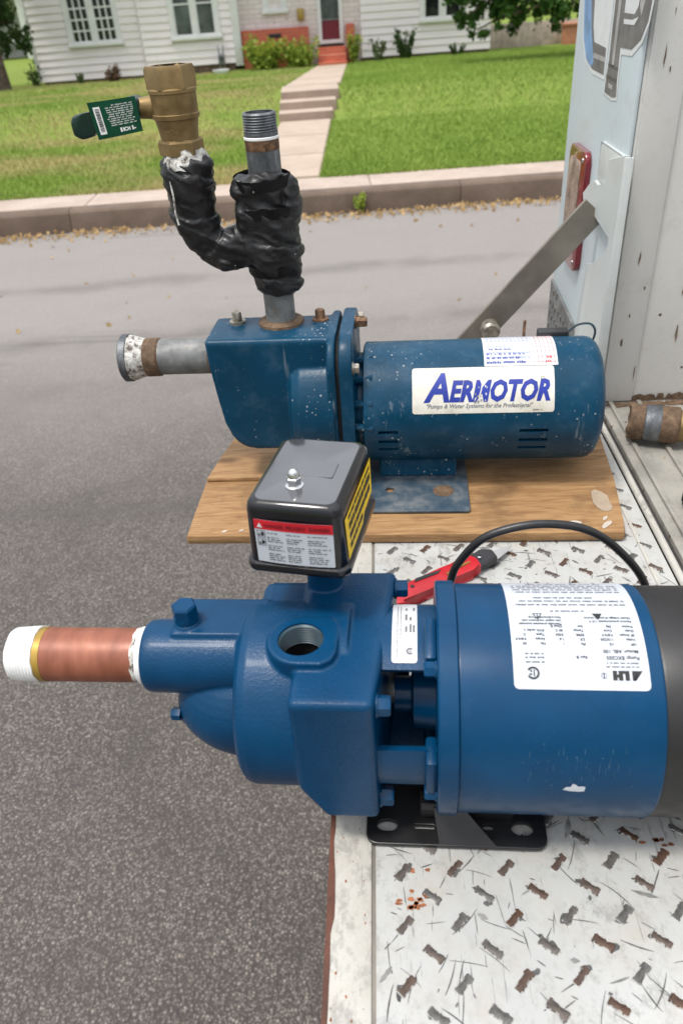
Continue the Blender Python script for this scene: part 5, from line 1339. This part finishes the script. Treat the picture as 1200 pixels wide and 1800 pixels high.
ellipsoid(bm, (-0.150, -0.014, Z1 - 0.010), (0.012, 0.010, 0.010), 20)
box(bm, -0.100, -0.05, 0.012, 0.058, Z1 + 0.02, Z1 + 0.062, 0.008)
# discharge boss
bp = [(-0.0620 + 0.0232 * math.cos(R(a)), -0.0175 + 0.0232 * math.sin(R(a))) for a in range(90, 271, 15)] + [(-0.046, -0.0407), (-0.0395, -0.036), (-0.0365, -0.028), (-0.0365, -0.004), (-0.0415, 0.0045)]
prism(bm, bp, 0.09, 0.1585, 'xy', 0.0012, 2)
lathe(bm, [(0.14, 0.0135), (0.20, 0.0125)], (-0.052, 0.050, 0), 'Z', 28)
hc = B(); lathe(hc, [(0.095, 0.0158), (0.20, 0.0158)], (-0.0620, -0.0175, 0), 'Z', 48); ct = cutter(hc)
nc = B(); lathe(nc, [(-0.2, 0.0198), (-0.155, 0.0198)], (0, 0, NZ), 'X', 48); ct2 = cutter(nc)
me = evaluated(bm, 'pump_casing', [('REMESH', dict(mode='VOXEL', voxel_size=0.0011, use_smooth_shade=True)), ('SMOOTH', dict(factor=0.5, iterations=3)),
    ('BOOLEAN', dict(object=ct, operation='DIFFERENCE', solver='EXACT')), ('BOOLEAN', dict(object=ct2, operation='DIFFERENCE', solver='EXACT'))])
drop(ct); drop(ct2)
cas = obj('pump_casing', me, 'enamel_blue_cast', new, 60)
bm = B(); pr = []
for k in range(8): pr += [(0.1570 - k * 0.0021, 0.0157), (0.1559 - k * 0.0021, 0.0141)]
lathe(bm, pr, (-0.0620, -0.0175, 0), 'Z', 48, cap=False); npart('port_thread', bm, 'threads_steel', cas)
bm = B(); lathe(bm, [(0.0965, 0.0), (0.097, 0.0156), (0.1405, 0.0156)], (-0.0620, -0.0175, 0), 'Z', 40, cap=False); npart('port_bore', bm, 'dark_void', cas)
for y, z in ((-0.0590, 0.1405), (-0.0590, 0.047), (0.0540, 0.1430), (0.0540, 0.047)):
    bm = B(); hexbolt(bm, (0.0008 + (y - 0.058) * 0.090, y, z), 'X', 0.0068, 0.0095, 0.0078); npart('casing_bolt', bm, 'enamel_blue')
bm = B(); lathe(bm, [(NZ + 0.031, 0.0088), (NZ + 0.037, 0.0088)], (-0.1470, 0.004, 0), 'Z', 20); hexbolt(bm, (-0.1470, 0.004, NZ + 0.037), 'Z', 0.0092, 0.0095); npart('priming_plug', bm, 'enamel_blue')
bm = B(); hexbolt(bm, (-0.158, -0.020, Z1 - 0.004), 'X', 0.0050, -0.007); npart('drain_plug', bm, 'enamel_blue')
# copper-coloured nipple
bm = B(); lathe(bm, [(-0.2617, 0.01959), (-0.2612, 0.01998), (-0.1872, 0.01998), (-0.1623, 0.01959)], (0, 0, NZ), 'X', 56); cop = npart('suction_pipe', bm, 'copper_film')
bm = B(); lathe(bm, [(-0.2621, 0.02018), (-0.2562, 0.02027), (-0.2560, 0.01988)], (0, 0, NZ), 'X', 56, cap=False); npart('gold_band', bm, 'gold_print', cop)
bm = B(); pr = [(-0.2750, 0.0150), (-0.2822, 0.0168), (-0.2832, 0.0178)]
for k in range(9): pr += [(-0.2827 + k * 0.0025, 0.0189 + 0.00018 * k), (-0.2815 + k * 0.0025, 0.01979 + 0.00018 * k)]
pr += [(-0.2612, 0.02027)]
lathe(bm, pr, (0, 0, NZ), 'X', 56, cap=False)
for v in bm.verts: v.co += Vector((0.0009 * noise.noise(v.co * 120), 0, 0.0002 * noise.noise(v.co * 300)))
npart('thread_tape', bm, 'tape_white', cop)
bm = B(); lathe(bm, [(-0.2755, 0.0), (-0.2750, 0.0152)], (0, 0, NZ), 'X', 32); npart('pipe_bore', bm, 'tape_white', cop)
bm = B(); lathe(bm, [(-0.1882, 0.02000), (-0.1874, 0.02040), (-0.1846, 0.02060), (-0.1836, 0.02018)], (0, 0, NZ), 'X', 48, cap=False)
for v in bm.verts: v.co.x += 0.0022 * noise.noise(v.co * 170)
npart('dope_band', bm, 'pipe_dope', cop)
bm = B(); lathe(bm, [(-0.1850, 0.02000), (-0.1842, 0.02110), (-0.1786, 0.02150), (-0.1778, 0.02018)], (0, 0, NZ), 'X', 56, cap=False); npart('thread_tape', bm, 'tape_white', cop)
# adapter between casing and motor: open frame with windows
bm = B()
def shellseg(a0, a1, r0, r1, x0, x1):
    n_ = max(3, int((a1 - a0) / 6)); pr_ = []
    rg = lambda r_, x: [(x, -r_ * math.sin(R(a0 + (a1 - a0) * k / n_)), Z1 + r_ * math.cos(R(a0 + (a1 - a0) * k / n_))) for k in range(n_ + 1)]
    rows = [[bm.verts.new(p) for p in rg(r_, x)] for r_, x in ((r1, x0), (r1, x1), (r0, x1), (r0, x0))]
    for q in range(4):
        A_, B_ = rows[q], rows[(q + 1) % 4]
        for k in range(n_): bm.faces.new((A_[k], A_[k + 1], B_[k + 1], B_[k]))
    for k in (0, n_): bm.faces.new([rows[q][k] for q in range(4)])
shellseg(-70, 29, 0.060, 0.0655, -0.011, 0.032); shellseg(77, 112, 0.060, 0.0655, -0.011, 0.032); shellseg(150, 215, 0.060, 0.0655, -0.011, 0.032); shellseg(240, 262, 0.060, 0.0655, -0.011, 0.032)
adp = npart('motor_adapter', bm, 'enamel_blue_cast', None, 30)
bm = B(); lathe(bm, [(0.0, 0.013), (0.012, 0.013), (0.014, 0.024), (0.03, 0.026)], (0, 0, Z1), 'X', 32); npart('shaft_seal', bm, 'enamel_blue', adp)
bm = B(); lathe(bm, [(0.0305, 0.058), (0.0318, 0.0)], (0, 0, Z1), 'X', 40, cap=False); npart('motor_face', bm, 'enamel_blue', adp)
Nf = cylfn(0.0655, Z1, 0.0004, R(25))
nl_ = sticker('adapter_label', -0.0005, 0.0168, 0.0, 0.0655 * R(58), Nf, 'label_white', adp, 0.0022)
Nt = cylfn(0.0655, Z1, 0.0007, R(25)); bm = B(); rs_ = random.Random(8)
ring2d(bm, 0.0118, 0.0085, 0.0012, 0.0026, 40, 320); rect2d(bm, 0.0112, 0.0128, 0.0081, 0.0088)
for k, (x_, y0_, y1_) in enumerate(((0.0030, 0.004, 0.058), (0.0052, 0.018, 0.058))):
    y = y0_
    while y < y1_:
        h_ = rs_.uniform(0.0012, 0.004); rect2d(bm, x_, x_ + 0.0005, y, y + h_); y += h_ + 0.0009
for x_ in (0.0085, 0.0115, 0.0138):
    for y_ in (0.024, 0.036, 0.050):
        if rs_.random() < 0.85: rect2d(bm, x_, x_ + 0.0014, y_, y_ + rs_.uniform(0.003, 0.008))
npart('adapter_print', wrap(bm, Nt), 'ink_gray', adp, None)
# motor
bm = B(); lathe(bm, [(0.0295, 0.076), (0.0298, R1 + 0.0012), (0.031, R1 + 0.0022), (0.0425, R1 + 0.0022), (0.0435, R1 + 0.0008), (0.0438, R1 - 0.002)], (0, 0, Z1), 'X', 96)
ring = npart('motor_flange', bm, 'enamel_blue', None, 30)
for a in (12, 92, 188, 272):
    bm = B(); m4 = Matrix.Translation((0, 0, Z1)) @ Matrix.Rotation(R(a), 4, 'X'); n0 = 0
    box(bm, 0.0215, 0.0300, -0.017, 0.017, 0.050, 0.0735, 0.003)
    for v in bm.verts: v.co = m4 @ v.co
    npart('flange_lug', bm, 'enamel_blue_cast', ring)
for a in (30, 108):
    bm = B(); m4 = Matrix.Translation((0, 0, Z1)) @ Matrix.Rotation(R(a), 4, 'X')
    hexbolt(bm, (0.0295, 0, 0.0715), 'X', 0.0055, -0.0085, 0.0065)
    for v in bm.verts: v.co = m4 @ v.co
    npart('flange_bolt', bm, 'enamel_blue', ring)
bm = B(); lathe(bm, [(0.0435, R1 - 0.002), (0.0438, R1 - 0.0002), (0.0450, R1), (0.1688, R1), (0.1701, R1 - 0.0008), (0.1705, R1 - 0.003)], (0, 0, Z1), 'X', 128)
msh = npart('motor_shell', bm, 'enamel_blue', None, 30)
bm = B(); lathe(bm, [(0.1698, R1 - 0.004), (0.1705, R1 - 0.0016), (0.172, R1 - 0.0010), (0.240, R1 - 0.0012), (0.250, R1 - 0.004), (0.257, R1 - 0.011), (0.261, R1 - 0.024), (0.262, 0.0)], (0, 0, Z1), 'X', 96)
npart('end_cap', bm, 'charcoal_cap', None, 30)
bm = B(); rs_ = random.Random(17)
pl = [(0.1085, 0.0), (0.1105, 0.0026), (0.1135, 0.0030), (0.1145, 0.0058), (0.1165, 0.0048), (0.1180, 0.0032), (0.1210, 0.0036), (0.1225, 0.0030), (0.1222, -0.0010), (0.119, -0.0016), (0.113, -0.0012)]
poly2d(bm, pl); npart('paint_chip', wrap(bm, cylfn(R1, Z1, 0.0004, R(88))), 'label_silver', msh, None)
bm = B(); rs_ = random.Random(23)
for _ in range(40):
    cx, cy = rs_.uniform(0.085, 0.15), rs_.uniform(0.004, 0.03); L_ = rs_.uniform(0.001, 0.006)
    rect2d(bm, cx, cx + rs_.uniform(0.0001, 0.0003), cy, cy + L_)
for _ in range(14):
    cx, cy = rs_.uniform(0.05, 0.165), rs_.uniform(-0.006, 0.05); q_ = rs_.uniform(0.0002, 0.0006)
    poly2d(bm, [(cx + q_ * math.cos(k) * rs_.uniform(0.5, 1.3), cy + q_ * math.sin(k) * rs_.uniform(0.5, 1.3)) for k in range(6)])
o = npart('scuff', wrap(bm, cylfn(R1, Z1, 0.0003, R(88))), 'scuff_blue', msh, None); o['kind'] = 'stuff'
# data plate, read from the far side of the truck, so upside down from here
D0, D1 = -62, 39.7
DA = R1 * R(D1 - D0)
Df = cylfn(R1, Z1, 0.0004, R(D1))
dl = sticker('data_label', 0.0775, 0.1612, 0.0, DA, Df, 'label_silver', new, 0.0032, 40)
def dprint(d):
    base = cylfn(R1, Z1, d, R(D1))
    return lambda a, b: base(0.1612 - a, b)          # a from the right edge, b up from the near edge
def DT(bm, s, a, b, size, **kw):
    """upside-down text: reading direction runs right to left here"""
    text2d(bm, s, a, -b, size, **kw)
bm = B(); rs_ = random.Random(21)
def line(a0, a1, b, h): words(bm, a0, a1, -b - h, h, rs_)
# logo marks and certification mark
for x_ in (0.0065, ): poly2d(bm, [(x_ + 0.0022, -0.0062), (x_ + 0.0042, -0.0062), (x_, -0.0122), (x_ - 0.0022, -0.0122)][::-1])
poly2d(bm, [(0.0068, -0.0122), (0.0088, -0.0062), (0.0108, -0.0062), (0.0108, -0.0122), (0.0092, -0.0122), (0.0092, -0.0088), (0.0082, -0.0122)][::-1])
for x_ in (0.0125, 0.0165, 0.0200): rect2d(bm, x_, x_ + 0.0026, -0.0122, -0.0062)
rect2d(bm, 0.0148, 0.0168, -0.0122, -0.0104); rect2d(bm, 0.0185, 0.0205, -0.0098, -0.0080)
DM = lambda q, nm_: npart(nm_, wrap(q, lambda a, b: dprint(0.0008)(a, -b)), 'ink_black', dl, None)
DM(bm, 'maker_mark'); bm = B()
ring2d(bm, 0.0280, -0.0090, 0.0015, 0.0018); rect2d(bm, 0.0277, 0.0283, -0.0104, -0.0076)
DM(bm, 'registered_mark'); bm = B()
ring2d(bm, 0.0715, -0.0102, 0.0028, 0.0040, 30, 330); rect2d(bm, 0.0705, 0.0712, -0.0122, -0.0082); rect2d(bm, 0.0722, 0.0732, -0.0120, -0.0108); rect2d(bm, 0.0722, 0.0740, -0.0098, -0.0090)
DM(bm, 'certification_mark')
def tri(bm, cx, b, s_, solid):
    P3 = [(cx - s_, -b), (cx + s_, -b), (cx, -b + s_ * 1.75)]
    if solid: poly2d(bm, P3)
    else:
        c_ = (cx, -b + s_ * 0.58); Q = [(c_[0] + (p[0] - c_[0]) * 0.72, c_[1] + (p[1] - c_[1]) * 0.72) for p in P3]
        for k in range(3): poly2d(bm, [P3[k], P3[(k + 1) % 3], Q[(k + 1) % 3], Q[k]])
        rect2d(bm, cx - 0.0003, cx + 0.0003, -b + s_ * 0.35, -b + s_ * 0.95)
for cx_, so_ in ((0.0262, True), (0.0650, False)):
    bm = B(); tri(bm, cx_, 0.0540, 0.0032, so_); DM(bm, 'warning_triangle')
bm = B()
T = lambda s, a, b, sz, **kw: text2d(bm, s, a, -b, sz * 1.1, bold=0.00007, **kw)
T('Pump: EXC05S', 0.0050, 0.0215, 0.0030); T('Motor: ABL 100', 0.0050, 0.0258, 0.0030); T('Rev: B', 0.037, 0.0215, 0.0024)
for r_, (k1, v1_, k2, v2_, k3, v3_) in enumerate((('HP:', '1/2', 'Ph:', '1', 'Hz:', '60'), ('Volts:', '115/230', 'S.F.', '1.6', 'Amps:', '9.8/4.9'), ('SF Amps:', '9.8/4.9', 'RPM:', '3450', 'Type:', 'C'), ('Duty:', 'Cont', 'Temp:', '40 C', 'KVA code:', 'L'), ('Frame:', '56J', 'Ins:', 'Class B', '', ''))):
    b_ = 0.0305 + r_ * 0.0033
    T(k1, 0.0055, b_, 0.0023); T(v1_, 0.0190, b_, 0.0023); T(k2, 0.0370, b_, 0.0023); T(v2_, 0.0500, b_, 0.0023)
    if k3: T(k3, 0.0620, b_, 0.0023); T(v3_, 0.0740, b_, 0.0023)
T('Factory preconnected 115 V', 0.0055, 0.0478, 0.0021); T('Check voltage of power source', 0.0055, 0.0508, 0.0021)
T('Thermally protected automatic', 0.0500, 0.0455, 0.0020); T('Use copper conductors only', 0.0500, 0.0483, 0.0020); T('Non-submersible Pump', 0.0500, 0.0511, 0.0020)
for k, b_ in enumerate((0.0140, 0.0164)): line(0.006, 0.026, b_, 0.0011)
for k, b_ in enumerate((0.0165, 0.0195, 0.0220)): line(0.064, 0.076, b_, 0.0012)
line(0.034, 0.056, 0.0555, 0.0014)
for k in range(8):
    if k in (3,): continue
    line(0.006 + (0.02 if k == 2 else 0), 0.078 - (0.012 if k in (2,) else 0), 0.0620 + k * 0.0042, 0.0016)
for x_ in (0.018, 0.034, 0.050, 0.064):
    rect2d(bm, x_, x_ + 0.0004, -0.1085, -0.0985)
line(0.015, 0.070, 0.0965, 0.0018); line(0.015, 0.070, 0.1080, 0.0018)
npart('data_print', wrap(bm, lambda a, b: dprint(0.0008)(a, -b)), 'ink_black', dl, None)
# foot
ft = plate('mounting_foot', rrect(-0.021, 0.109, -0.0690, 0.070, 0.008, 4),
           [circle(-0.0060, -0.0545, 0.0085, 0.0052), rrect(0.0125, 0.0295, -0.0570, -0.0525, 0.002, 3), circle(0.0680, -0.0535, 0.0050, 0.0028), circle(0.0925, -0.0540, 0.0085, 0.0060), circle(-0.006, 0.055, 0.008, 0.005), circle(0.0925, 0.055, 0.008, 0.006)],
           0.0035, 'black_paint', new, 0.0016)
bm = B()
prism(bm, [(-0.047, 0.0048), (0.047, 0.0048), (0.052, 0.020), (0.050, 0.026), (0.028, 0.010), (-0.028, 0.010), (-0.050, 0.026), (-0.052, 0.020)], 0.018, 0.086, 'yz', 0.001, 1)
npart('saddle', bm, 'black_paint', ft)
bm = B()
pv = [(0.028, -0.052, 0.0235), (0.050, -0.052, 0.0235), (0.074, -0.0698, 0.0040), (0.032, -0.0698, 0.0040)]
vs = [bm.verts.new(p) for p in pv] + [bm.verts.new((p[0], p[1] + 0.003, p[2] - 0.002)) for p in pv]
for f in ((0, 1, 2, 3), (7, 6, 5, 4), (0, 4, 5, 1), (1, 5, 6, 2), (2, 6, 7, 3), (3, 7, 4, 0)): bm.faces.new([vs[i] for i in f])
npart('gusset', bm, 'charcoal_cap', ft)
# pressure switch
SWX, SWY, SWZ = -0.0562, 0.0525, 0.1965
sw_m = Matrix.Translation((SWX, SWY, 0)) @ Matrix.Rotation(R(-9.0), 4, 'Z')
bm = B(); hwid, hdep = 0.0330, 0.0440
def rl(z, e, r_=0.007): return [(x, y, z) for x, y in rrect(-hwid - e, hwid + e, -hdep - e, hdep + e, r_, 5)]
levels = [(0.1965, 0.0002, 0.007), (0.1965, 0.0030, 0.0075), (0.1990, 0.0036, 0.0078), (0.2020, 0.0030, 0.0075), (0.2030, 0.0010, 0.007), (0.2420, 0.0, 0.007), (0.2470, -0.0008, 0.007), (0.2495, -0.0028, 0.0065), (0.2503, -0.0055, 0.006)]
rows = []
for z, e, r_ in levels:
    row = []
    for (x, y, zz) in rl(z, e, r_):
        # front and back faces bow out a little, the lid is slightly domed
        y += math.copysign(0.0028 * (1 - (x / (hwid + 0.004)) ** 2), y)
        row.append(bm.verts.new((x, y, zz)))
    rows.append(row)
for A_, B_ in zip(rows, rows[1:]):
    n_ = len(A_)
    for k in range(n_): bm.faces.new((A_[k], A_[(k + 1) % n_], B_[(k + 1) % n_], B_[k]))
bm.faces.new(rows[0])
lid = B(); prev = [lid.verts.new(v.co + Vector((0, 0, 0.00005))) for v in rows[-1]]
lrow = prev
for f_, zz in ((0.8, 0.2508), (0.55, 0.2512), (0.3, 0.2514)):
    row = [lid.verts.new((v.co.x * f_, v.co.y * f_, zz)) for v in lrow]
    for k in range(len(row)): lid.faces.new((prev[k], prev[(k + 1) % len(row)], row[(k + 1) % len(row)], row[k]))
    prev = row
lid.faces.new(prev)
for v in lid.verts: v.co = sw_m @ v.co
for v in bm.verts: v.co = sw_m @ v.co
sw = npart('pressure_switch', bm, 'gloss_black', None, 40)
npart('lid', lid, 'lid_sky_gloss', sw, 40)
bm = B(); lathe(bm, [(0.2510, 0.0062), (0.2518, 0.0062), (0.2522, 0.0052)], (-0.004, -0.022, 0), 'Z', 24)
lathe(bm, [(0.2520, 0.0050), (0.2575, 0.0050), (0.2580, 0.0043)], (-0.004, -0.022, 0), 'Z', 6)
lathe(bm, [(0.2578, 0.0041), (0.2605, 0.0039), (0.2625, 0.0030), (0.2636, 0.0016), (0.2640, 0.0)], (-0.004, -0.022, 0), 'Z', 20)
for v in bm.verts: v.co = sw_m @ v.co
npart('acorn_nut', bm, 'chrome', sw, 30)
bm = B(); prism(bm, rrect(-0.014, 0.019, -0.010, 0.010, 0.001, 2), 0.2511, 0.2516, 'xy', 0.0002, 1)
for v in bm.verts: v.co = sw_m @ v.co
npart('name_plate', bm, 'lid_sky_gloss', sw)
def front(d):
    def fn(a, b):
        y = -hdep - 0.0028 * (1 - (a / (hwid + 0.004)) ** 2) - d - 0.0010 * max(0.0, (0.242 - b) / 0.039)
        return sw_m @ Vector((a, y, b))
    return fn
def rside(d): return lambda a, b: sw_m @ Vector((hwid + d + 0.0010 * max(0.0, (0.242 - b) / 0.039), a, b))
fl = sticker('warning_label', -0.0265, 0.0272, 0.2045, 0.2385, front(0.0004), 'label_silver', sw, 0.001, 6)
bm = B(); rect2d(bm, -0.0265, 0.0272, 0.2310, 0.2385); npart('warning_band', wrap(bm, front(0.0006), 0.008), 'label_red', sw, None)
bm = B()
for s_, x_ in (('DANGER', -0.0195), ('PELIGRO', -0.0045), ('DANGER', 0.0115)): text2d(bm, s_, x_, 0.2330, 0.0040, 0.0001, sx=0.86)
npart('band_print', wrap(bm, front(0.0008), 0.004), 'ink_darkred', sw, None)
bm = B(); poly2d(bm, [(-0.0245, 0.2325), (-0.0205, 0.2325), (-0.0225, 0.2362)]); npart('warning_mark', wrap(bm, front(0.0009), 0.004), 'label_white', sw, None)
bm = B(); rs_ = random.Random(31)
for cx in (-0.0180, -0.0045, 0.0100):
    w_ = 0.012 if cx < 0.005 else 0.0155
    for k in range(14):
        if k in (1, 5, 9): continue
        words(bm, cx, cx + w_ * rs_.uniform(0.6, 1.0), 0.2282 - k * 0.00165, 0.00095, rs_, (2, 5))
for (x0, z0) in ((-0.0250, 0.2245), (-0.0250, 0.2180)):
    rect2d(bm, x0, x0 + 0.0058, z0, z0 + 0.0003); rect2d(bm, x0, x0 + 0.0058, z0 + 0.0052, z0 + 0.0055); rect2d(bm, x0, x0 + 0.0003, z0, z0 + 0.0055); rect2d(bm, x0 + 0.0055, x0 + 0.0058, z0, z0 + 0.0055)
    poly2d(bm, [(x0 + 0.0026, z0 + 0.0010), (x0 + 0.0048, z0 + 0.0016), (x0 + 0.0050, z0 + 0.0040), (x0 + 0.0030, z0 + 0.0046)])
    rect2d(bm, x0 + 0.0010, x0 + 0.0020, z0 + 0.0008, z0 + 0.0030)
npart('warning_print', wrap(bm, front(0.0007), 0.006), 'ink_black', sw, None)
bm = B(); poly2d(bm, [(-0.0395, 0.2385), (-0.0375, 0.2050), (0.0060, 0.2050), (0.0120, 0.2105), (0.0380, 0.2120), (0.0395, 0.2395)])
npart('caution_label', wrap(bm, rside(0.0006), 0.02), 'label_yellow', sw, None)
bm = B(); rs_ = random.Random(33)
for k, z in enumerate((0.2345, 0.2275, 0.2195, 0.2120)):
    a = -0.033 + rs_.uniform(0, 0.003); hh_ = (0.0016, 0.0030, 0.0026, 0.0022)[k]
    while a < (0.030 if z > 0.213 else 0.004):
        L = rs_.uniform(0.004, 0.009)
        rect2d(bm, a, min(a + L, 0.035), z - hh_ * rs_.uniform(0.8, 1), z + hh_ * rs_.uniform(0.8, 1)); a += L + rs_.uniform(0.0006, 0.0018)
npart('caution_print', wrap(bm, rside(0.0008), 0.02), 'ink_black', sw, None)
# cable looping over behind the motor
bm = B(); tube(bm, curve_pts([(0.032, 0.088, 0.030), (0.0385, 0.100, 0.070), (0.0455, 0.1065, 0.1106), (0.0525, 0.1068, 0.1290), (0.0700, 0.1070, 0.1510), (0.0965, 0.1080, 0.1615), (0.1230, 0.1090, 0.1632), (0.1500, 0.1100, 0.1570), (0.1745, 0.1110, 0.1392), (0.2010, 0.1110, 0.1060), (0.209, 0.100, 0.075), (0.207, 0.079, 0.055)], 8), 0.0034, 14)
npart('power_cable', bm, 'rubber_black')
bm = B(); lathe(bm, [(0.060, 0.012), (0.078, 0.012), (0.084, 0.008), (0.092, 0.007)], (0.032, 0, 0.030), 'Y', 20); npart('cable_gland', bm, 'black_matte')

# ------------------------------------------------------------------ small things
kn = thing('utility_knife', (0.055, 0.625, DK + 0.0013), R(32), label='red folding utility knife lying behind the new pump', cat='knife')
bm = B(); prism(bm, [(-0.068, -0.012), (-0.060, -0.015), (-0.03, -0.010), (0.0, -0.012), (0.028, -0.010), (0.040, -0.012), (0.044, 0.002), (0.040, 0.012), (0.020, 0.011), (0.0, 0.006), (-0.03, 0.010), (-0.060, 0.008)], 0.0, 0.013, 'xy', 0.003, 2); obj('handle', bm, 'knife_red', kn)
bm = B(); prism(bm, [(-0.035, 0.004), (-0.006, 0.002), (0.000, 0.0055), (-0.030, 0.0085)], 0.0128, 0.0138, 'xy', 0.0003, 1); obj('grip_inlay', bm, 'black_matte', kn)
bm = B(); prism(bm, [(0.036, -0.010), (0.064, -0.009), (0.068, 0.006), (0.058, 0.014), (0.042, 0.011)], 0.0015, 0.0115, 'xy', 0.002, 1); obj('blade_holder', bm, 'black_matte', kn)
bm = B(); prism(bm, [(0.060, -0.008), (0.084, -0.002), (0.094, 0.004), (0.066, 0.0075)], 0.0055, 0.0063, 'xy'); obj('blade', bm, 'knife_steel', kn)
bm = B(); tube(bm, [(0.000, -0.004, 0.0134), (0.016, -0.002, 0.0136), (0.032, -0.001, 0.0134)], 0.0012, 8); obj('belt_clip', bm, 'gold_print', kn)
for x, y in ((-0.055, -0.004), (-0.040, 0.0), (0.046, 0.0)):
    bm = B(); lathe(bm, [(0.0125, 0.0022), (0.0137, 0.0022), (0.014, 0.0012)], (x, y, 0), 'Z', 12); obj('screw', bm, 'black_matte' if x < 0 else 'chrome', kn)

pf = thing('pipe_fitting', (0.333, 0.915, DK), R(-17), label='rusty pipe fitting with grey coupling lying in the truck bed', cat='pipe fitting')
PR = 0.0250
bm = B(); lathe(bm, [(-0.012, 0.0165), (-0.015, 0.0205), (-0.013, 0.0228), (-0.002, 0.0234), (0.006, 0.0225)], (0, 0, PR), 'X', 32, cap=False)
for v in bm.verts: v.co += Vector((0.004, 0.001, 0.001)) * noise.noise(v.co * 60)
obj('rusty_end', bm, 'rust_band', pf)
bm = B(); lathe(bm, [(-0.004, 0.0), (-0.004, 0.0180)], (0, 0, PR), 'X', 24); obj('pipe_bore', bm, 'dark_void', pf)
bm = B(); lathe(bm, [(0.004, 0.0215), (0.006, PR - 0.001), (0.024, PR - 0.001), (0.026, 0.023)], (0, 0, PR), 'X', 40); obj('coupling', bm, 'galvanised_dark', pf)
bm = B(); lathe(bm, [(0.025, 0.0235), (0.027, 0.0242), (0.046, 0.0240), (0.048, 0.0215)], (0, 0, PR), 'X', 40); obj('collar', bm, 'rust_band', pf)
bm = B(); tube(bm, [(0.04, 0, PR), (0.10, 0, PR), (0.19, 0, PR)], 0.0205, 28); obj('pipe', bm, 'brass_cast', pf)
bc = thing('bottle_cap', (0.358, 0.752, DK), 0, label='black round cap at the right edge on the bed floor', cat='cap')
bm = B(); lathe(bm, [(0.0, 0.016), (0.003, 0.0185), (0.026, 0.0185), (0.030, 0.0165), (0.031, 0.0)], (0, 0, 0), 'Z', 32); obj('cap_body', bm, 'black_matte', bc)
for k in range(16):
    a = 2 * math.pi * k / 16; bm = B(); tube(bm, [(0.0185 * math.cos(a), 0.0185 * math.sin(a), 0.004), (0.0185 * math.cos(a), 0.0185 * math.sin(a), 0.025)], 0.0012, 6); obj('grip_rib', bm, 'black_matte', bc)
